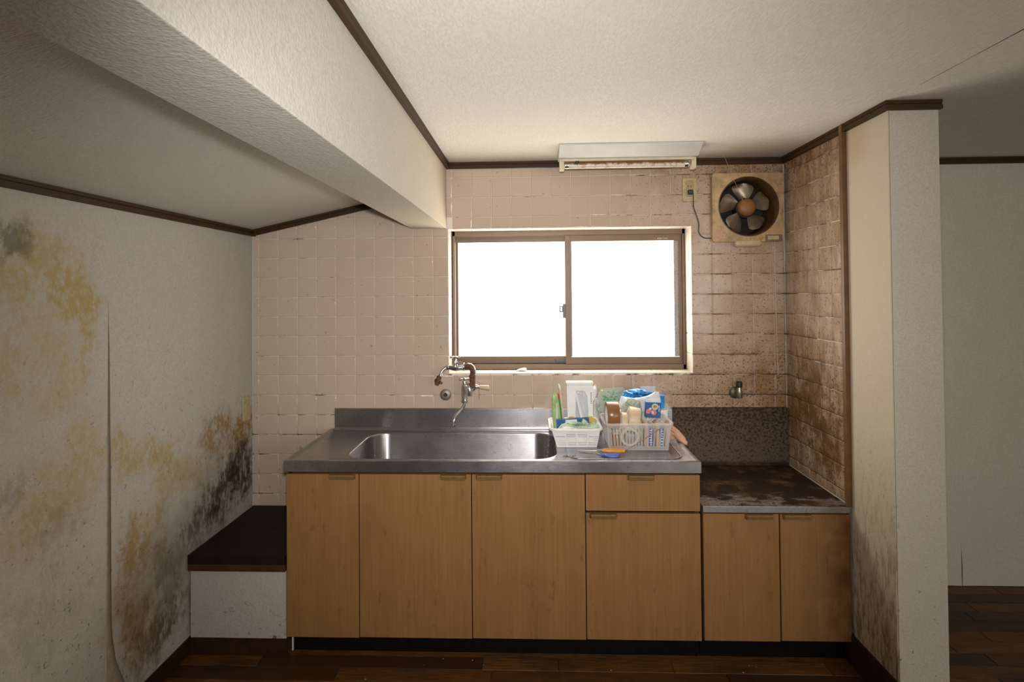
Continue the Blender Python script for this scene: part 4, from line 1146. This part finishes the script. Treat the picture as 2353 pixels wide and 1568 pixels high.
put('plastic_bag', G().pillow([(1.820, .985), (1.840, 1.018), (1.872, 1.026), (1.905, 1.030), (1.940, 1.024), (1.975, 1.010), (1.985, .99), (1.90, .94)], -.108, .045, .3, 33), M_BLUEBAG, None, 60, label='bright blue plastic bag at the back', cat='bag')
t = put('printed_bag', G().pillow([(1.722, .90), (1.85, .90), (1.86, 1.00), (1.850, 1.022), (1.790, 1.020), (1.735, 1.016), (1.722, .98)], -.032, .010, .2, 34), M_CLEARGRN, None, 60, label='clear bag with green printing against the wall', cat='bag')
g = G(); R_ = random.Random(9)
for k in range(14):
    a, b_ = 1.745+R_.uniform(0, .085), .955+R_.uniform(0, .05); g.box((a, -.0400, b_), (a+R_.uniform(.006, .018), -.0385, b_+R_.uniform(.003, .009)))
put('green_print', g, M_DARKGREEN, t, 0)
put('film_sheet', G().box((1.925, -.075, .93), (1.998, -.0735, 1.034), 0, 2, RotX((1.96, -.075, .95), -.03)), M_CLEARBAG, None, 0, label='stiff clear film sheet behind the blue bag', cat='sheet')
put('card_box', G().box((2.002, -.140, .94), (2.026, -.095, 1.002), .002), M_BLUEBAG, None, 30, label='narrow bright blue pack at the right end of the bags', cat='box')
put('plastic_bag', G().pillow([(2.0, .93), (2.06, .905), (2.068, .912), (2.060, .94), (2.045, .955), (2.028, .965), (2.0, .96)], -.105, .025, .3, 36), M_CLEARBAG, None, 60, label='clear bag corner sticking out over the white plastic box', cat='bag')
# rubber glove, rod, knife, scissors
g = G().pillow([(1.998, .80+.01), (2.05, .812), (2.068, .835), (2.052, .87), (2.030, .895), (2.012, .905), (1.998, .88)], -.215, .026, .2, 41)
for k, (a, b_, c_) in enumerate((((2.030, -.215, .880), (2.060, -.232, .856), (2.086, -.255, .826)), ((2.040, -.222, .862), (2.066, -.245, .838), (2.088, -.275, .8155)), ((2.044, -.226, .845), (2.066, -.255, .824), (2.082, -.292, .8135)), ((2.036, -.220, .842), (2.052, -.238, .842), (2.060, -.246, .838)))):
    g.tube([a, b_, c_, Vector(c_)+Vector((.003, -.006, -.001))], [.0085, .0085, .0070, .003], 10, .8)
put('rubber_glove', g, M_PEACH, None, 60, label='peach rubber glove flopped beside the tape basket', cat='glove')
put('metal_rod', G().tube([(1.770, -.428, .8095), (1.86, -.412, .858), (1.930, -.400, .898), (1.932, -.400, .900), (1.955, -.397, .913)], [.0010, .0012, .0014, .0020, .0018], 7), M_BRASS, None, label='thin brass rod leaning against the tape basket', cat='rod')
kn = thing('craft_knife', (1.72, -.42, .807), 'orange-handled knife lying above the blue scissors', 'knife')
put('handle', G().tube([(1.690, -.425, .822), (1.700, -.425, .822), (1.730, -.4265, .822), (1.770, -.428, .8215), (1.774, -.428, .8215), (1.789, -.429, .8215)], [.004, .0085, .0105, .0105, .0075, .0075], 12, .75), M_ORANGE, kn, 50)
put('ferrule', G().tube([(1.672, -.424, .8215), (1.692, -.425, .822)], .0042, 10), M_CHROME, kn)
put('blade', G().tube([(1.588, -.415, .8215), (1.620, -.418, .8215), (1.673, -.424, .8215)], [.0006, .0022, .0034], 6, .4), M_BLADEM, kn)
ss = thing('scissors', (1.70, -.46, .807), 'periwinkle blue handled scissors on the steel draining board', 'scissors')
g = G()
for s_, c_ in ((-1, (1.728, -.474, .813)), (1, (1.735, -.458, .8135))):
    ring = [(c_[0]+.026*math.cos(a)*1.0, c_[1]+.0105*math.sin(a)+.004*s_*math.cos(a), c_[2]+.001*math.sin(a)) for a in [2*PI*k/16 for k in range(17)]]
    g.tube(ring, .0048, 8)
g.tube([(1.680, -.458, .812), (1.692, -.462, .812), (1.706, -.468, .8125)], [.003, .0060, .0060], 8)
g.tube([(1.682, -.454, .813), (1.696, -.456, .813), (1.711, -.456, .8135)], [.003, .0055, .0055], 8)
put('finger_loops', g, M_BLUEH, ss, 50)
put('blade', G().tube([(1.590, -.408, .8118), (1.640, -.436, .812), (1.684, -.459, .812)], [.0006, .003, .004], 6, .35), M_BLADEM, ss)
put('blade', G().tube([(1.592, -.432, .8128), (1.640, -.445, .813), (1.684, -.455, .813)], [.0006, .003, .004], 6, .35), M_BLADEM, ss)
g = G(); R_ = random.Random(12)
for k in range(26):
    a = R_.gauss(1.547, .012); b_ = R_.gauss(-.462, .010); q = R_.uniform(.0008, .0022)
    g.box((a, b_, .8058), (a+q*2, b_+q, .8058+q), 0, 2)
put('dirt_crumbs', g, M_RUST, None, 0, label='patch of dark dirt crumbs beside the basin', cat='dirt', kind='stuff')
g = G(); R_ = random.Random(5)
for k in range(18):
    a = R_.uniform(.7, 2.3); b_ = R_.uniform(-.80, -.53); q = R_.uniform(.0006, .0024)
    g.box((a, b_, ZF+.0002), (a+q*2, b_+q*1.5, ZF+.0002+q), 0, 2)
put('floor_debris', g, M_TAN, None, 0, label='scattered pale crumbs on the dark floor', cat='debris', kind='stuff')
put('wire_hook', G().tube([(.215, -.006, .700), (.222, -.008, .712), (.218, -.009, .724), (.210, -.008, .716), (.217, -.008, .706), (.226, -.007, .716)], .0010, 5), M_RUST, None, label='small curled wire on the tiles left of the counter', cat='wire')
